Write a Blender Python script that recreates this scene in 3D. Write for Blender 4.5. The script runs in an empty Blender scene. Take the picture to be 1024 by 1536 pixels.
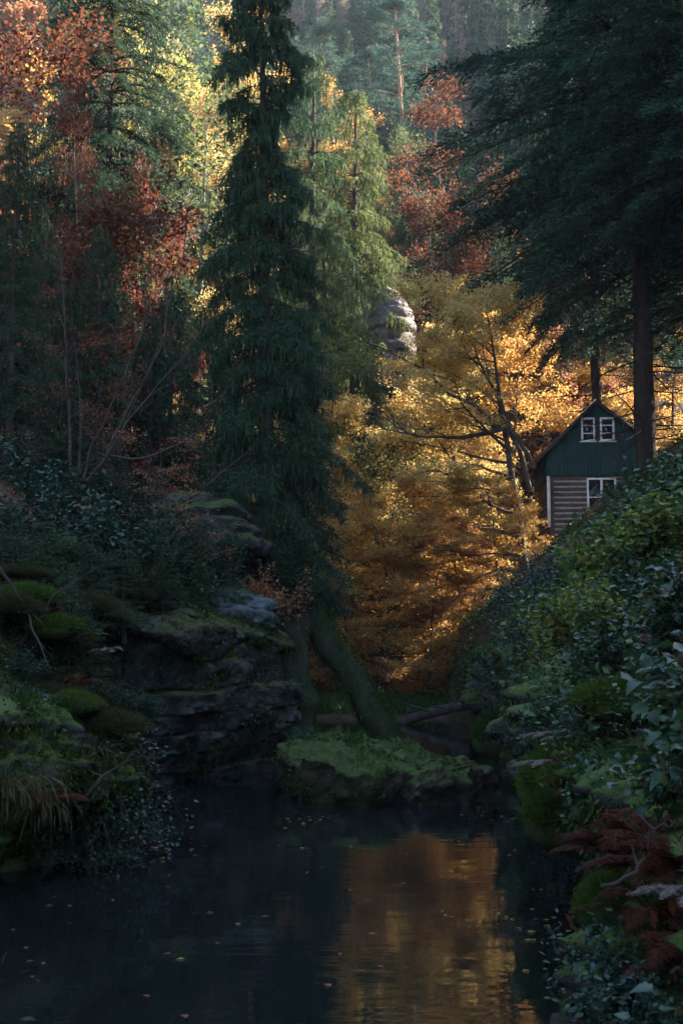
import bpy, math, random
import numpy as np
from mathutils import Vector, Matrix

SC = bpy.context.scene
COL = SC.collection
rng = np.random.default_rng(7)
R = math.radians

# ------------------------------------------------------------------ camera geometry
F, CX, CY, CAMZ = 1900.0, 512.0, 768.0, 2.2
TH = math.atan(212 / 1900)


def at(px, py, Y):
    """the point at depth Y that the photograph shows at pixel px, py"""
    dx, dy = (px - CX) / F, (CY - py) / F
    vy = math.cos(TH) - dy * math.sin(TH)
    vz = math.sin(TH) + dy * math.cos(TH)
    s = Y / vy
    return Vector((dx * s, Y, CAMZ + vz * s))


# ------------------------------------------------------------------ noise
def _h(ix, iy, iz, seed):
    n = (ix.astype(np.int64) * 374761393 + iy.astype(np.int64) * 668265263 + iz.astype(np.int64) * 2147483647 + seed * 1274126177) & 0xFFFFFFFF
    n = ((n ^ (n >> 13)) * 1274126177) & 0xFFFFFFFF
    n = ((n ^ (n >> 16)) * 2246822519) & 0xFFFFFFFF
    return ((n ^ (n >> 15)) & 0xFFFFFF) / float(0xFFFFFF)


def noise3(x, y, z, seed=0):
    x, y, z = np.broadcast_arrays(np.asarray(x, float), np.asarray(y, float), np.asarray(z, float))
    fx, fy, fz = np.floor(x), np.floor(y), np.floor(z)
    u, v, w = x - fx, y - fy, z - fz
    u, v, w = u * u * (3 - 2 * u), v * v * (3 - 2 * v), w * w * (3 - 2 * w)
    r = 0
    for a in (0, 1):
        for b in (0, 1):
            for c in (0, 1):
                r = r + _h(fx + a, fy + b, fz + c, seed) * (u if a else 1 - u) * (v if b else 1 - v) * (w if c else 1 - w)
    return r * 2 - 1


def fbm(x, y, z, seed=0, octv=4):
    r, a, f = 0, 1.0, 1.0
    for o in range(octv):
        r = r + a * noise3(np.asarray(x) * f, np.asarray(y) * f, np.asarray(z) * f, seed + o * 17)
        a *= 0.5
        f *= 2.03
    return r


def sstep(a, b, x):
    t = np.clip((np.asarray(x, float) - a) / (b - a), 0, 1)
    return t * t * (3 - 2 * t)


# ------------------------------------------------------------------ terrain height
YR = [-60, 0, 6, 7.5, 10, 13, 20, 26, 33, 38, 41, 44, 50, 60, 80, 200]
XR = [1.6, 1.5, 1.35, 1.45, 2.0, 2.3, 3.0, 3.4, 3.8, 3.9, 3.3, 3.2, 3.6, 4.4, 7, 8]
YL = [-60, 0, 7, 12, 14.5, 16.5, 20, 21.4, 24.6, 27, 30, 33, 36, 38, 44, 46, 60, 80, 200]
XL = [-5, -4.2, -3.7, -3.0, -2.4, -4.4, -3.9, -3.2, -1.2, -1.2, -1.3, -1.6, -4, -7, -9, -5, -5, -6, -8]


def H(x, y):
    x, y = np.asarray(x, float), np.asarray(y, float)
    xr, xl = np.interp(y, YR, XR), np.interp(y, YL, XL)
    wr = np.interp(y, [0, 8, 15, 25, 45, 60], [2.0, 1.9, 2.5, 3.2, 3.0, 1.5])
    wl = np.interp(y, [0, 12, 15, 18, 21, 26, 33, 36, 45, 60], [1.9, 1.9, 1.9, 2.4, 3.0, 2.7, 2.7, 2.0, 1.2, 1.0])
    dr, dl = x - xr - 0.35, xl - x - 0.45
    bb = y - .40 * x
    near = 1 - sstep(41, 47.5, bb)
    zr = wr * sstep(0, 0.7, dr) + np.maximum(np.minimum(dr, 26) - 0.6, 0) * (0.16 + 0.66 * near) + np.maximum(np.minimum(dr - 12, 75), 0) * 1.05 * near * sstep(-60, -10, y)  # off-frame right ridge added to shade the foreground, cut away where sun enters
    zl = wl * sstep(0, 0.7, dl) + np.maximum(dl - 0.6, 0) * 0.66
    hb = np.where(y > 45, (y - 45) * 0.03, 0) + np.log1p(np.exp(np.clip((y - 63) / 4, -30, 30))) * 4 * 0.87
    bed = -0.75 * (1 - sstep(40, 45, y)) * (1 - sstep(0, 0.8, dr)) * (1 - sstep(0, 0.8, dl)) + 0.35 * sstep(41.5, 45.5, y)
    z = bed + np.maximum(zr, 0) + np.maximum(zl, 0) + hb
    # ravine in the far slope
    z = z - 9 * np.exp(-((x - 9 - (y - 80) * 0.05) / 5.0) ** 2) * sstep(66, 84, y)
    amp = sstep(0, 3, np.maximum(dr, dl)) * 0.45 + sstep(45, 70, y) * 0.8
    z = z + amp * fbm(x * 0.35, y * 0.35, 0, 3, 4)
    # level shelf under the cottage
    k = np.exp(-(((x - 11.2) / 3.4) ** 4) - (((y - 57) / 4.2) ** 4))
    z = z * (1 - k) + 7.3 * k
    return z


def h1(x, y):
    return float(H(np.array([x]), np.array([y]))[0])


# ------------------------------------------------------------------ mesh building
class MB:
    def __init__(self):
        self.v, self.f, self.n = [], [], 0

    def add(self, V, Fc, tint=None, mi=0):
        V = np.asarray(V, np.float32).reshape(-1, 3)
        Fc = np.asarray(Fc, np.int64)
        if tint is None:
            tint = np.full(len(Fc), 0.5, np.float32)
        self.v.append(V)
        self.f.append((Fc + self.n, np.asarray(tint, np.float32), mi))
        self.n += len(V)

    def build(self, name, mats, parent=None, smooth=False):
        me = bpy.data.meshes.new(name)
        V = np.concatenate(self.v)
        me.vertices.add(len(V))
        me.vertices.foreach_set('co', V.ravel())
        loops = np.concatenate([f.ravel() for f, _, _ in self.f])
        tot = np.concatenate([np.full(len(f), f.shape[1], np.int32) for f, _, _ in self.f])
        start = np.concatenate([[0], np.cumsum(tot)[:-1]]).astype(np.int32)
        me.loops.add(len(loops))
        me.loops.foreach_set('vertex_index', loops.astype(np.int32))
        me.polygons.add(len(tot))
        me.polygons.foreach_set('loop_start', start)
        me.polygons.foreach_set('loop_total', tot)
        me.polygons.foreach_set('material_index', np.concatenate([np.full(len(f), mi, np.int32) for f, _, mi in self.f]))
        if smooth:
            me.polygons.foreach_set('use_smooth', np.ones(len(tot), bool))
        at_ = me.attributes.new('tint', 'FLOAT', 'FACE')
        at_.data.foreach_set('value', np.concatenate([t for _, t, _ in self.f]))
        me.update(calc_edges=True)
        for m in (mats if isinstance(mats, (list, tuple)) else [mats]):
            me.materials.append(m)
        o = bpy.data.objects.new(name, me)
        COL.objects.link(o)
        if parent:
            o.parent = parent
        return o

    # shapes
    def tube(self, P, rad, sides=6, tint=0.5, rough=0.0, mi=0, cap=True):
        P = np.asarray(P, float)
        n = len(P)
        T = np.gradient(P, axis=0)
        T /= np.linalg.norm(T, axis=1)[:, None] + 1e-9
        ref = np.where(np.abs(T[:, 2:3]) > 0.9, np.array([[1., 0, 0]]), np.array([[0, 0, 1.]]))
        if abs(T[0, 2]) > 0.7:
            ref = np.tile([1., 0, 0], (n, 1))
        A = np.cross(T, ref)
        A /= np.linalg.norm(A, axis=1)[:, None] + 1e-9
        B = np.cross(T, A)
        a = np.arange(sides) / sides * 2 * np.pi
        rr = np.asarray(rad, float)[:, None] * np.ones((1, sides))
        V = P[:, None] + rr[..., None] * (np.cos(a)[None, :, None] * A[:, None] + np.sin(a)[None, :, None] * B[:, None])
        if rough:
            d = fbm(V[..., 0] * 2.2 / 1, V[..., 1] * 2.2, V[..., 2] * 0.9, 5, 4)[..., None]
            C = P[:, None]
            V = C + (V - C) * (1 + rough * d)
        i = np.arange(n - 1)[:, None] * sides
        j = np.arange(sides)[None]
        k = (j + 1) % sides
        Fc = np.stack([i + j, i + k, i + sides + k, i + sides + j], -1).reshape(-1, 4)
        self.add(V, Fc, np.full(len(Fc), tint), mi)
        if cap:
            self.add(V[-1], np.array([np.arange(sides)]), [tint], mi)
            self.add(V[0], np.array([np.arange(sides)[::-1]]), [tint], mi)

    def box(self, c, s, rot=None, mi=0, tint=0.5, top=None):
        c, s = np.array(c, float), np.array(s, float) / 2
        V = np.array([[-1, -1, -1], [1, -1, -1], [1, 1, -1], [-1, 1, -1], [-1, -1, 1], [1, -1, 1], [1, 1, 1], [-1, 1, 1]], float) * s
        if rot is not None:
            V = V @ np.array(rot.to_3x3()).T
        Fc = [[0, 3, 2, 1], [4, 5, 6, 7], [0, 1, 5, 4], [1, 2, 6, 5], [2, 3, 7, 6], [3, 0, 4, 7]]
        self.add(V + c, Fc, np.full(6, tint), mi)

    def kites(self, P, A, B, la, lb, tint, fold=0.0, mid=0.42, mi=0):
        """leaf-sized four-cornered leaves: base P, along A, across B"""
        n = len(P)
        la = np.broadcast_to(np.asarray(la, float), (n,))[:, None]
        lb = np.broadcast_to(np.asarray(lb, float), (n,))[:, None]
        Nn = np.cross(A, B)
        M = P + A * la * mid
        V = np.stack([P, M + B * lb * .5 + Nn * lb * fold, P + A * la, M - B * lb * .5 + Nn * lb * fold], 1).reshape(-1, 3)
        if fold:
            i = np.arange(n)[:, None] * 4
            Fc = np.concatenate([i + np.array([[0, 1, 2]]), i + np.array([[0, 2, 3]])])
            self.add(V, Fc, np.concatenate([tint, tint]), mi)
        else:
            Fc = np.arange(n * 4).reshape(-1, 4)
            self.add(V, Fc, tint, mi)

    def lobed(self, P, A, B, size, tint, mi=0):
        """broad leaves with five lobes, folded along the midrib"""
        half = [[0, 0], [-.04, .2], [-.02, .42], [.16, .40], [.30, .60], [.44, .42], [.54, .46], [.68, .27], [.84, .17], [1.0, 0.0]]
        prof = np.array(half + [[a, -c] for a, c in half[-2:0:-1]])
        n, m = len(P), len(prof)
        Nn = np.cross(A, B)
        size = np.broadcast_to(np.asarray(size, float), (n,))[:, None, None]
        curl = rng.uniform(-.8, .1, (n, 1, 1))
        V = P[:, None] + size * (A[:, None] * prof[None, :, 0:1] + B[:, None] * prof[None, :, 1:2] + Nn[:, None] * (np.abs(prof[None, :, 1:2]) * rng.uniform(-.15, .5, (n, 1, 1)) + curl * prof[None, :, 0:1] ** 2))
        C = P[:, None] + size * (A[:, None] * .45 + Nn[:, None] * curl * .2)
        V = np.concatenate([V, C], 1).reshape(-1, 3)
        i = np.arange(n)[:, None, None] * (m + 1)
        q = np.arange(m)
        tri = np.stack([q, (q + 1) % m, np.full(m, m)], -1)[None]
        Fc = (i + tri).reshape(-1, 3)
        self.add(V, Fc, np.repeat(tint, m), mi)


def unit(v):
    return v / (np.linalg.norm(v, axis=-1, keepdims=True) + 1e-9)


def frame_from(A, Nn):
    A = unit(A)
    B = unit(np.cross(Nn, A))
    return A, B


def rdir(n, r=rng):
    return unit(r.normal(size=(n, 3)))


# ------------------------------------------------------------------ tagging
def tag(o, label=None, cat=None, group=None, kind=None):
    if label:
        o['label'] = label
    if cat:
        o['category'] = cat
    if group:
        o['group'] = group
    if kind:
        o['kind'] = kind
    return o


def thing(name, label=None, cat=None, loc=(0, 0, 0), rz=0, group=None):
    o = bpy.data.objects.new(name, None)
    COL.objects.link(o)
    o.location = loc
    o.rotation_euler = (0, 0, rz)
    o.empty_display_size = 0.2
    return tag(o, label, cat, group)


KIDS = {}


def part(mb, name, mats, parent, smooth=False):
    o = mb.build(name, mats, parent, smooth)
    KIDS.setdefault(parent.name, []).append(o)
    return o


def dup(root, name=None):
    r = root.copy()
    COL.objects.link(r)
    if name:
        r.name = name
    for ch in KIDS.get(root.name, []):
        c = ch.copy()
        COL.objects.link(c)
        c.parent = r
        KIDS.setdefault(r.name, []).append(c)
    return r


# ------------------------------------------------------------------ materials
def newmat(name):
    m = bpy.data.materials.new(name)
    m.use_nodes = True
    nt = m.node_tree
    nt.nodes.clear()
    return m, nt, nt.nodes, nt.links


def ramp(nodes, cols, pos=None, interp='LINEAR'):
    r = nodes.new('ShaderNodeValToRGB')
    r.color_ramp.interpolation = interp
    e = r.color_ramp.elements
    n = len(cols)
    pos = pos or [i / (n - 1) for i in range(n)]
    while len(e) < n:
        e.new(0.5)
    for i in range(n):
        e[i].position = pos[i]
        e[i].color = (*cols[i], 1)
    return r


def leafmat(name, cols, trans=0.35, rough=0.45, spec=0.3, vary=0.25):
    m, nt, N, L = newmat(name)
    out = N.new('ShaderNodeOutputMaterial')
    a = N.new('ShaderNodeAttribute'); a.attribute_name = 'tint'
    oi = N.new('ShaderNodeObjectInfo')
    ma = N.new('ShaderNodeMath'); ma.operation = 'MULTIPLY_ADD'; ma.inputs[1].default_value = vary; ma.inputs[2].default_value = -vary / 2
    L.new(oi.outputs['Random'], ma.inputs[0])
    ad = N.new('ShaderNodeMath'); ad.operation = 'ADD'; ad.use_clamp = True
    L.new(a.outputs['Fac'], ad.inputs[0]); L.new(ma.outputs[0], ad.inputs[1])
    r = ramp(N, cols)
    L.new(ad.outputs[0], r.inputs['Fac'])
    p = N.new('ShaderNodeBsdfPrincipled')
    p.inputs['Roughness'].default_value = rough
    p.inputs['Specular IOR Level'].default_value = spec
    L.new(r.outputs['Color'], p.inputs['Base Color'])
    t = N.new('ShaderNodeBsdfTranslucent')
    L.new(r.outputs['Color'], t.inputs['Color'])
    mx = N.new('ShaderNodeMixShader'); mx.inputs[0].default_value = trans
    L.new(p.outputs[0], mx.inputs[1]); L.new(t.outputs[0], mx.inputs[2])
    L.new(mx.outputs[0], out.inputs[0])
    return m


def surfmat(name, cols, scale=3.0, rough=0.85, bump=0.4, stretch=(1, 1, 1), cols2=None, scale2=0.7, top=None, spec=0.08, cut=(0.4, 0.6), topcut=(0.35, 0.75)):
    """mottled rough surface; cols2 mixes in by a larger noise, top by the upward normal"""
    m, nt, N, L = newmat(name)
    out = N.new('ShaderNodeOutputMaterial')
    p = N.new('ShaderNodeBsdfPrincipled')
    p.inputs['Roughness'].default_value = rough
    p.inputs['Specular IOR Level'].default_value = spec
    tc = N.new('ShaderNodeTexCoord')
    mp = N.new('ShaderNodeMapping'); mp.inputs['Scale'].default_value = stretch
    L.new(tc.outputs['Object'], mp.inputs[0])

    def nz(s, d=8, rg=0.62):
        n = N.new('ShaderNodeTexNoise')
        n.inputs['Scale'].default_value = s; n.inputs['Detail'].default_value = d; n.inputs['Roughness'].default_value = rg
        L.new(mp.outputs[0], n.inputs['Vector'])
        return n
    n1 = nz(scale)
    r1 = ramp(N, cols, [0.28 + 0.44 * i / (len(cols) - 1) for i in range(len(cols))])
    L.new(n1.outputs['Fac'], r1.inputs['Fac'])
    col = r1.outputs['Color']
    if cols2:
        n2 = nz(scale2)
        rc = ramp(N, [(0, 0, 0), (1, 1, 1)], list(cut))
        L.new(n2.outputs['Fac'], rc.inputs['Fac'])
        r2 = ramp(N, cols2, [0.3 + 0.4 * i / (len(cols2) - 1) for i in range(len(cols2))])
        n3 = nz(scale * 2.3)
        L.new(n3.outputs['Fac'], r2.inputs['Fac'])
        mx = N.new('ShaderNodeMixRGB')
        L.new(rc.outputs['Color'], mx.inputs['Fac']); L.new(col, mx.inputs['Color1']); L.new(r2.outputs['Color'], mx.inputs['Color2'])
        col = mx.outputs['Color']
    if top:
        g = N.new('ShaderNodeNewGeometry')
        sx = N.new('ShaderNodeSeparateXYZ')
        L.new(g.outputs['Normal'], sx.inputs[0])
        n4 = nz(scale * .8)
        ma = N.new('ShaderNodeMath'); ma.operation = 'MULTIPLY_ADD'; ma.inputs[1].default_value = 0.9
        L.new(n4.outputs['Fac'], ma.inputs[0])
        sb = N.new('ShaderNodeMath'); sb.operation = 'ADD'; sb.inputs[1].default_value = -0.45
        L.new(sx.outputs['Z'], sb.inputs[0]); L.new(sb.outputs[0], ma.inputs[2])
        rc = ramp(N, [(0, 0, 0), (1, 1, 1)], list(topcut))
        L.new(ma.outputs[0], rc.inputs['Fac'])
        r3 = ramp(N, top, [0.3 + 0.4 * i / (len(top) - 1) for i in range(len(top))])
        n5 = nz(scale * 3)
        L.new(n5.outputs['Fac'], r3.inputs['Fac'])
        mx = N.new('ShaderNodeMixRGB')
        L.new(rc.outputs['Color'], mx.inputs['Fac']); L.new(col, mx.inputs['Color1']); L.new(r3.outputs['Color'], mx.inputs['Color2'])
        col = mx.outputs['Color']
    L.new(col, p.inputs['Base Color'])
    b = N.new('ShaderNodeBump'); b.inputs['Strength'].default_value = bump; b.inputs['Distance'].default_value = 0.08
    nb = nz(scale * 4, 6, 0.7)
    L.new(nb.outputs['Fac'], b.inputs['Height'])
    L.new(b.outputs[0], p.inputs['Normal'])
    L.new(p.outputs[0], out.inputs[0])
    return m


M = {}
M['bark_dark'] = surfmat('bark_dark', [(.035, .026, .02), (.075, .055, .042), (.11, .085, .065)], 6, .9, .6, (1, 1, .25))
M['bark_conifer'] = surfmat('bark_conifer', [(.022, .014, .011), (.045, .029, .022), (.07, .048, .038)], 6, .95, .8, (1, 1, .25))
M['bark_grey'] = surfmat('bark_grey', [(.07, .065, .06), (.15, .14, .125), (.22, .21, .19)], 5, .85, .4, (1, 1, .3))
M['bark_pine'] = surfmat('bark_pine', [(.17, .08, .045), (.32, .16, .09), (.4, .24, .15)], 5, .85, .5, (1, 1, .3))
M['bark_birch'] = surfmat('bark_birch', [(.55, .53, .5), (.72, .7, .66)], 4, .7, .2, (1, 1, 2), cols2=[(.05, .045, .04), (.1, .09, .08)], scale2=2.5, cut=(.6, .68))
M['bark_moss'] = surfmat('bark_moss', [(.03, .026, .02), (.06, .05, .035), (.09, .075, .055)], 5, .95, .8, (1, 1, .4), cols2=[(.022, .034, .012), (.05, .07, .022)], scale2=1.6, cut=(.35, .6))
M['ground'] = surfmat('forest_floor', [(.035, .022, .014), (.085, .05, .028), (.14, .08, .042)], 2.2, .95, .6, (1, 1, 1), cols2=[(.025, .038, .012), (.06, .075, .02)], scale2=.35, cut=(.5, .62))
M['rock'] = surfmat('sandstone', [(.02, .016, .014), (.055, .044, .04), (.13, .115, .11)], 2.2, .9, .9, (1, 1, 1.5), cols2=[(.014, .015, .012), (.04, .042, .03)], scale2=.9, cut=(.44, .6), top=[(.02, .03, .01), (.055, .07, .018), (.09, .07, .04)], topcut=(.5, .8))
M['rock_wet'] = surfmat('mossy_sandstone', [(.028, .022, .018), (.06, .05, .042), (.11, .095, .085)], 1.6, .7, .8, (1, 1, 1.3), cols2=[(.02, .03, .01), (.06, .08, .02)], scale2=1.0, cut=(.42, .6), top=[(.025, .04, .01), (.07, .1, .02), (.09, .085, .035)], topcut=(.35, .6))
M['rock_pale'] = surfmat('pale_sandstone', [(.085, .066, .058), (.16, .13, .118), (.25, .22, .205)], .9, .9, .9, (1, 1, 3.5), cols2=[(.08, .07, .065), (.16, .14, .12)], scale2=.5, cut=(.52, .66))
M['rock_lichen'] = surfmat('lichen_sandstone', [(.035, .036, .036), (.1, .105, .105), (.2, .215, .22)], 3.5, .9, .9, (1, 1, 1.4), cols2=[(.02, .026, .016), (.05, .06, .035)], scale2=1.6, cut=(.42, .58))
M['peat'] = surfmat('peaty_rock', [(.02, .014, .01), (.05, .034, .022), (.085, .06, .04)], 4, .9, 1.0, cols2=[(.02, .03, .009), (.05, .07, .016)], scale2=1.3, cut=(.5, .64), top=[(.024, .036, .01), (.06, .085, .02), (.1, .09, .035)], topcut=(.55, .8))
M['moss'] = surfmat('moss', [(.016, .026, .007), (.04, .062, .013), (.085, .11, .022)], 3.5, .95, .9, cols2=[(.05, .036, .018), (.09, .065, .03)], scale2=1.1, cut=(.52, .66))

G = lambda *c: list(c)
LM = {}
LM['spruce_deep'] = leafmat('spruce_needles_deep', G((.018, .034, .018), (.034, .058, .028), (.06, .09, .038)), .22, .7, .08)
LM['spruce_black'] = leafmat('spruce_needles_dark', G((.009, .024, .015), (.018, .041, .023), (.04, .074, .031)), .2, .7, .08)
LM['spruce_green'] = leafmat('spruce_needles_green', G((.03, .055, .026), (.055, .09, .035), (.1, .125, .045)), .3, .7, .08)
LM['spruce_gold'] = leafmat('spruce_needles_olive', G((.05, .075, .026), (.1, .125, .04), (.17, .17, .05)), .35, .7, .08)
LM['pine'] = leafmat('pine_needles', G((.03, .06, .045), (.055, .1, .07), (.1, .15, .1)), .3, .7, .08)
LM['yellow'] = leafmat('golden_beech_leaves', G((.36, .19, .06), (.54, .33, .10), (.63, .45, .15), (.52, .4, .13)), .55, .65, .1)
LM['orange'] = leafmat('amber_beech_leaves', G((.27, .12, .04), (.45, .23, .065), (.56, .34, .09), (.44, .34, .09)), .55, .65, .1)
LM['brown'] = leafmat('copper_beech_leaves', G((.17, .062, .035), (.28, .105, .05), (.36, .16, .065), (.36, .22, .08)), .5, .65, .1)
LM['rust'] = leafmat('rust_leaves', G((.05, .016, .011), (.095, .028, .015), (.15, .05, .022), (.13, .066, .026)), .42, .65, .1)
LM['red'] = leafmat('red_leaves', G((.10, .024, .02), (.19, .05, .03), (.27, .1, .04)), .45, .65, .1)
LM['olive'] = leafmat('olive_leaves', G((.05, .07, .026), (.09, .115, .04), (.16, .165, .055)), .42, .65, .1)
LM['palegold'] = leafmat('pale_gold_leaves', G((.25, .2, .04), (.42, .34, .07), (.55, .48, .13)), .5, .65, .1)
LM['bare'] = leafmat('dry_brown_twigs', G((.12, .075, .05), (.2, .13, .09), (.27, .17, .11)), .25, .7, .1)
LM['bramble'] = leafmat('bramble_leaves', G((.012, .03, .012), (.024, .05, .018), (.05, .085, .024), (.12, .13, .03)), .25, .5, .2)
LM['maple'] = leafmat('maple_leaves', G((.012, .036, .016), (.024, .062, .022), (.05, .085, .025), (.2, .16, .03)), .32, .42, .4)
LM['maple_turning'] = leafmat('turning_maple_leaves', G((.03, .07, .018), (.08, .13, .025), (.26, .24, .035), (.34, .2, .03)), .4, .5, .2)
LM['privet'] = leafmat('waxy_shrub_leaves', G((.012, .03, .016), (.024, .052, .026), (.05, .09, .04)), .2, .45, .28)
LM['fern_brown'] = leafmat('withered_fern', G((.038, .010, .006), (.075, .021, .010), (.11, .04, .018)), .3, .8, .04)
LM['fern_tan'] = leafmat('dry_fern', G((.14, .09, .06), (.22, .15, .11), (.28, .2, .16)), .35, .6, .2)
LM['fern_green'] = leafmat('green_fern', G((.025, .055, .015), (.05, .1, .02), (.09, .15, .03)), .35, .5, .3)
LM['heather'] = leafmat('heather_sprigs', G((.016, .024, .009), (.036, .036, .013), (.07, .056, .024)), .3, .8, .04)
LM['grass'] = leafmat('grass_blades', G((.03, .055, .012), (.06, .1, .018), (.12, .14, .03)), .35, .5, .3)
LM['drygrass'] = leafmat('dry_grass_blades', G((.05, .045, .014), (.085, .07, .02), (.12, .1, .035)), .35, .5, .3)
LM['litter'] = leafmat('fallen_leaves', G((.07, .028, .015), (.14, .055, .025), (.22, .1, .035)), .2, .6, .25)
LM['mosstuft'] = leafmat('moss_tufts', G((.02, .035, .008), (.045, .075, .012), (.085, .115, .02)), .3, .8, .04)


# ------------------------------------------------------------------ tree makers
def limb(o, d, L, n, bend, sag, r):
    """a wandering limb polyline from o along d"""
    d = np.array(d, float); d /= np.linalg.norm(d)
    P = [np.array(o, float)]
    for i in range(n):
        d = d + r.normal(size=3) * bend + np.array([0, 0, sag])
        d /= np.linalg.norm(d)
        P.append(P[-1] + d * L / n)
    return np.array(P)


def spruce(name, seed, Ht, Rad, clear=0.1, whorls=45, per=6, twd=16, kn=5, klen=.22, kw=.05, hang=.6, droop=.35, prof=.85, trunk_r=.3, bark='bark_dark', leaf='spruce_deep', lean=0.0, dead=0, gaps=.15, up=0.15, irr=.3, curtain=1.7, root_d=.8):
    r = np.random.default_rng(seed)
    root = thing(name)
    tr, br, cr = MB(), MB(), MB()
    zz = np.r_[-root_d, np.linspace(-.3, Ht, 27)]
    tx = lean * (np.maximum(zz, 0) / Ht) ** 1.3 * Ht + np.cumsum(r.normal(size=28)) * .012
    ty = np.cumsum(r.normal(size=28)) * .012
    rad = trunk_r * np.clip(1 - zz / Ht, 0, 1) ** .8 + .012
    rad[:3] *= [1.6, 1.35, 1.08]
    tr.tube(np.stack([tx, ty, zz], 1), rad, 10, rough=.1)
    BP, BD, BA = [], [], []
    for i in range(whorls):
        u = (i + r.uniform(-.4, .4)) / whorls
        h = Ht * (clear + (1 - clear) * max(u, 0))
        if h > Ht * .995:
            continue
        f = (1 - (h / Ht - clear) / (1 - clear))
        env = max(min(f ** prof, 1), .05) * (1 if f < .9 else 1 - (f - .9) * 3)
        a0 = r.uniform(0, 6.28)
        for j in range(per):
            if r.random() < gaps:
                continue
            a = a0 + j * 6.283 / per + r.normal() * .3
            L = Rad * env * r.uniform(.6, 1.12) * (1 + irr * float(noise3(h * .45, math.cos(a) * 1.3, math.sin(a) * 1.3 + seed * 7.7, seed))) + .1
            o = np.array([np.interp(h, zz, tx), np.interp(h, zz, ty), h])
            t = np.linspace(0, 1, 7)
            s0 = up + .35 * (1 - f) - .1 * f
            zc = L * (s0 * t - (droop + .25 * f * r.uniform(.5, 1.3)) * t ** 2 + .14 * t ** 3.5)
            hh = L * t
            P = np.stack([o[0] + np.cos(a + .15 * t * r.normal()) * hh, o[1] + np.sin(a) * hh, o[2] + zc], 1)
            br.tube(P, (.012 + .014 * L) * (1 - .85 * t), 3, cap=False)
            m = max(int(L * twd), 4)
            tt = r.uniform(.12, 1, m) ** .8
            B0 = np.stack([np.interp(tt, t, P[:, k]) for k in range(3)], 1)
            side = r.choice([-1, 1], m)
            ang = a + side * r.uniform(.5, 1.25, m)
            tl = L * (.10 + .30 * (1 - tt)) * r.uniform(.6, 1.2, m) + .12
            D = np.stack([np.cos(ang), np.sin(ang), r.normal(size=m) * .12 - .1], 1)
            BP.append(B0); BD.append(D * tl[:, None]); BA.append(tl)
    BP, BD, BA = np.concatenate(BP), np.concatenate(BD), np.concatenate(BA)
    n = len(BP)
    for k in range(kn):
        s = (k + r.uniform(0, 1, n)) / kn
        hg = hang * r.uniform(.3, 1.3, n)
        P = BP + BD * s[:, None]
        P[:, 2] -= hg * BA * s ** 1.6 * 1.0
        A = unit(BD) * 1.0
        A[:, 2] -= hg * 1.6 * s
        A += r.normal(size=(n, 3)) * .28
        A, B = frame_from(A, rdir(n, r) + np.array([0, 0, .5]))
        ln = klen * r.uniform(.6, 1.35, n)
        cr.kites(P, A, B, ln, kw * r.uniform(.7, 1.4, n), np.clip(r.normal(.45, .22, n) + .2 * s, 0, 1))
        if hang > .45:      # hanging branchlets
            q = r.random(n) < hang * .55
            P2 = P[q]; c = q.sum()
            A2 = np.stack([r.normal(size=c) * .14, r.normal(size=c) * .14, -np.ones(c)], 1)
            A2, B2 = frame_from(A2, rdir(c, r))
            cr.kites(P2, A2, B2, klen * curtain * r.uniform(.5, 1.5, c), kw * r.uniform(.7, 1.3, c), np.clip(r.normal(.4, .2, c), 0, 1))
    for i in range(dead):
        h = Ht * r.uniform(clear * .25, clear * 1.3)
        a = r.uniform(0, 6.28)
        L = Rad * r.uniform(.25, .7)
        P = limb((np.interp(h, zz, tx), np.interp(h, zz, ty), h), (math.cos(a), math.sin(a), r.uniform(-.35, .15)), L, 6, .07, -.02, r)
        br.tube(P, np.linspace(.035, .006, 7), 3, cap=False)
        for q in range(4):
            e = limb(P[2 + q % 4], (math.cos(a + r.normal()), math.sin(a + r.normal()), r.uniform(-.5, .1)), L * .35, 3, .12, -.03, r)
            br.tube(e, np.linspace(.012, .003, 4), 3, cap=False)
    part(tr, 'trunk', M[bark], root, True)
    part(br, 'branches', M[bark], root)
    part(cr, 'crown', LM[leaf], root)
    root['_h'] = Ht
    return root


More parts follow.
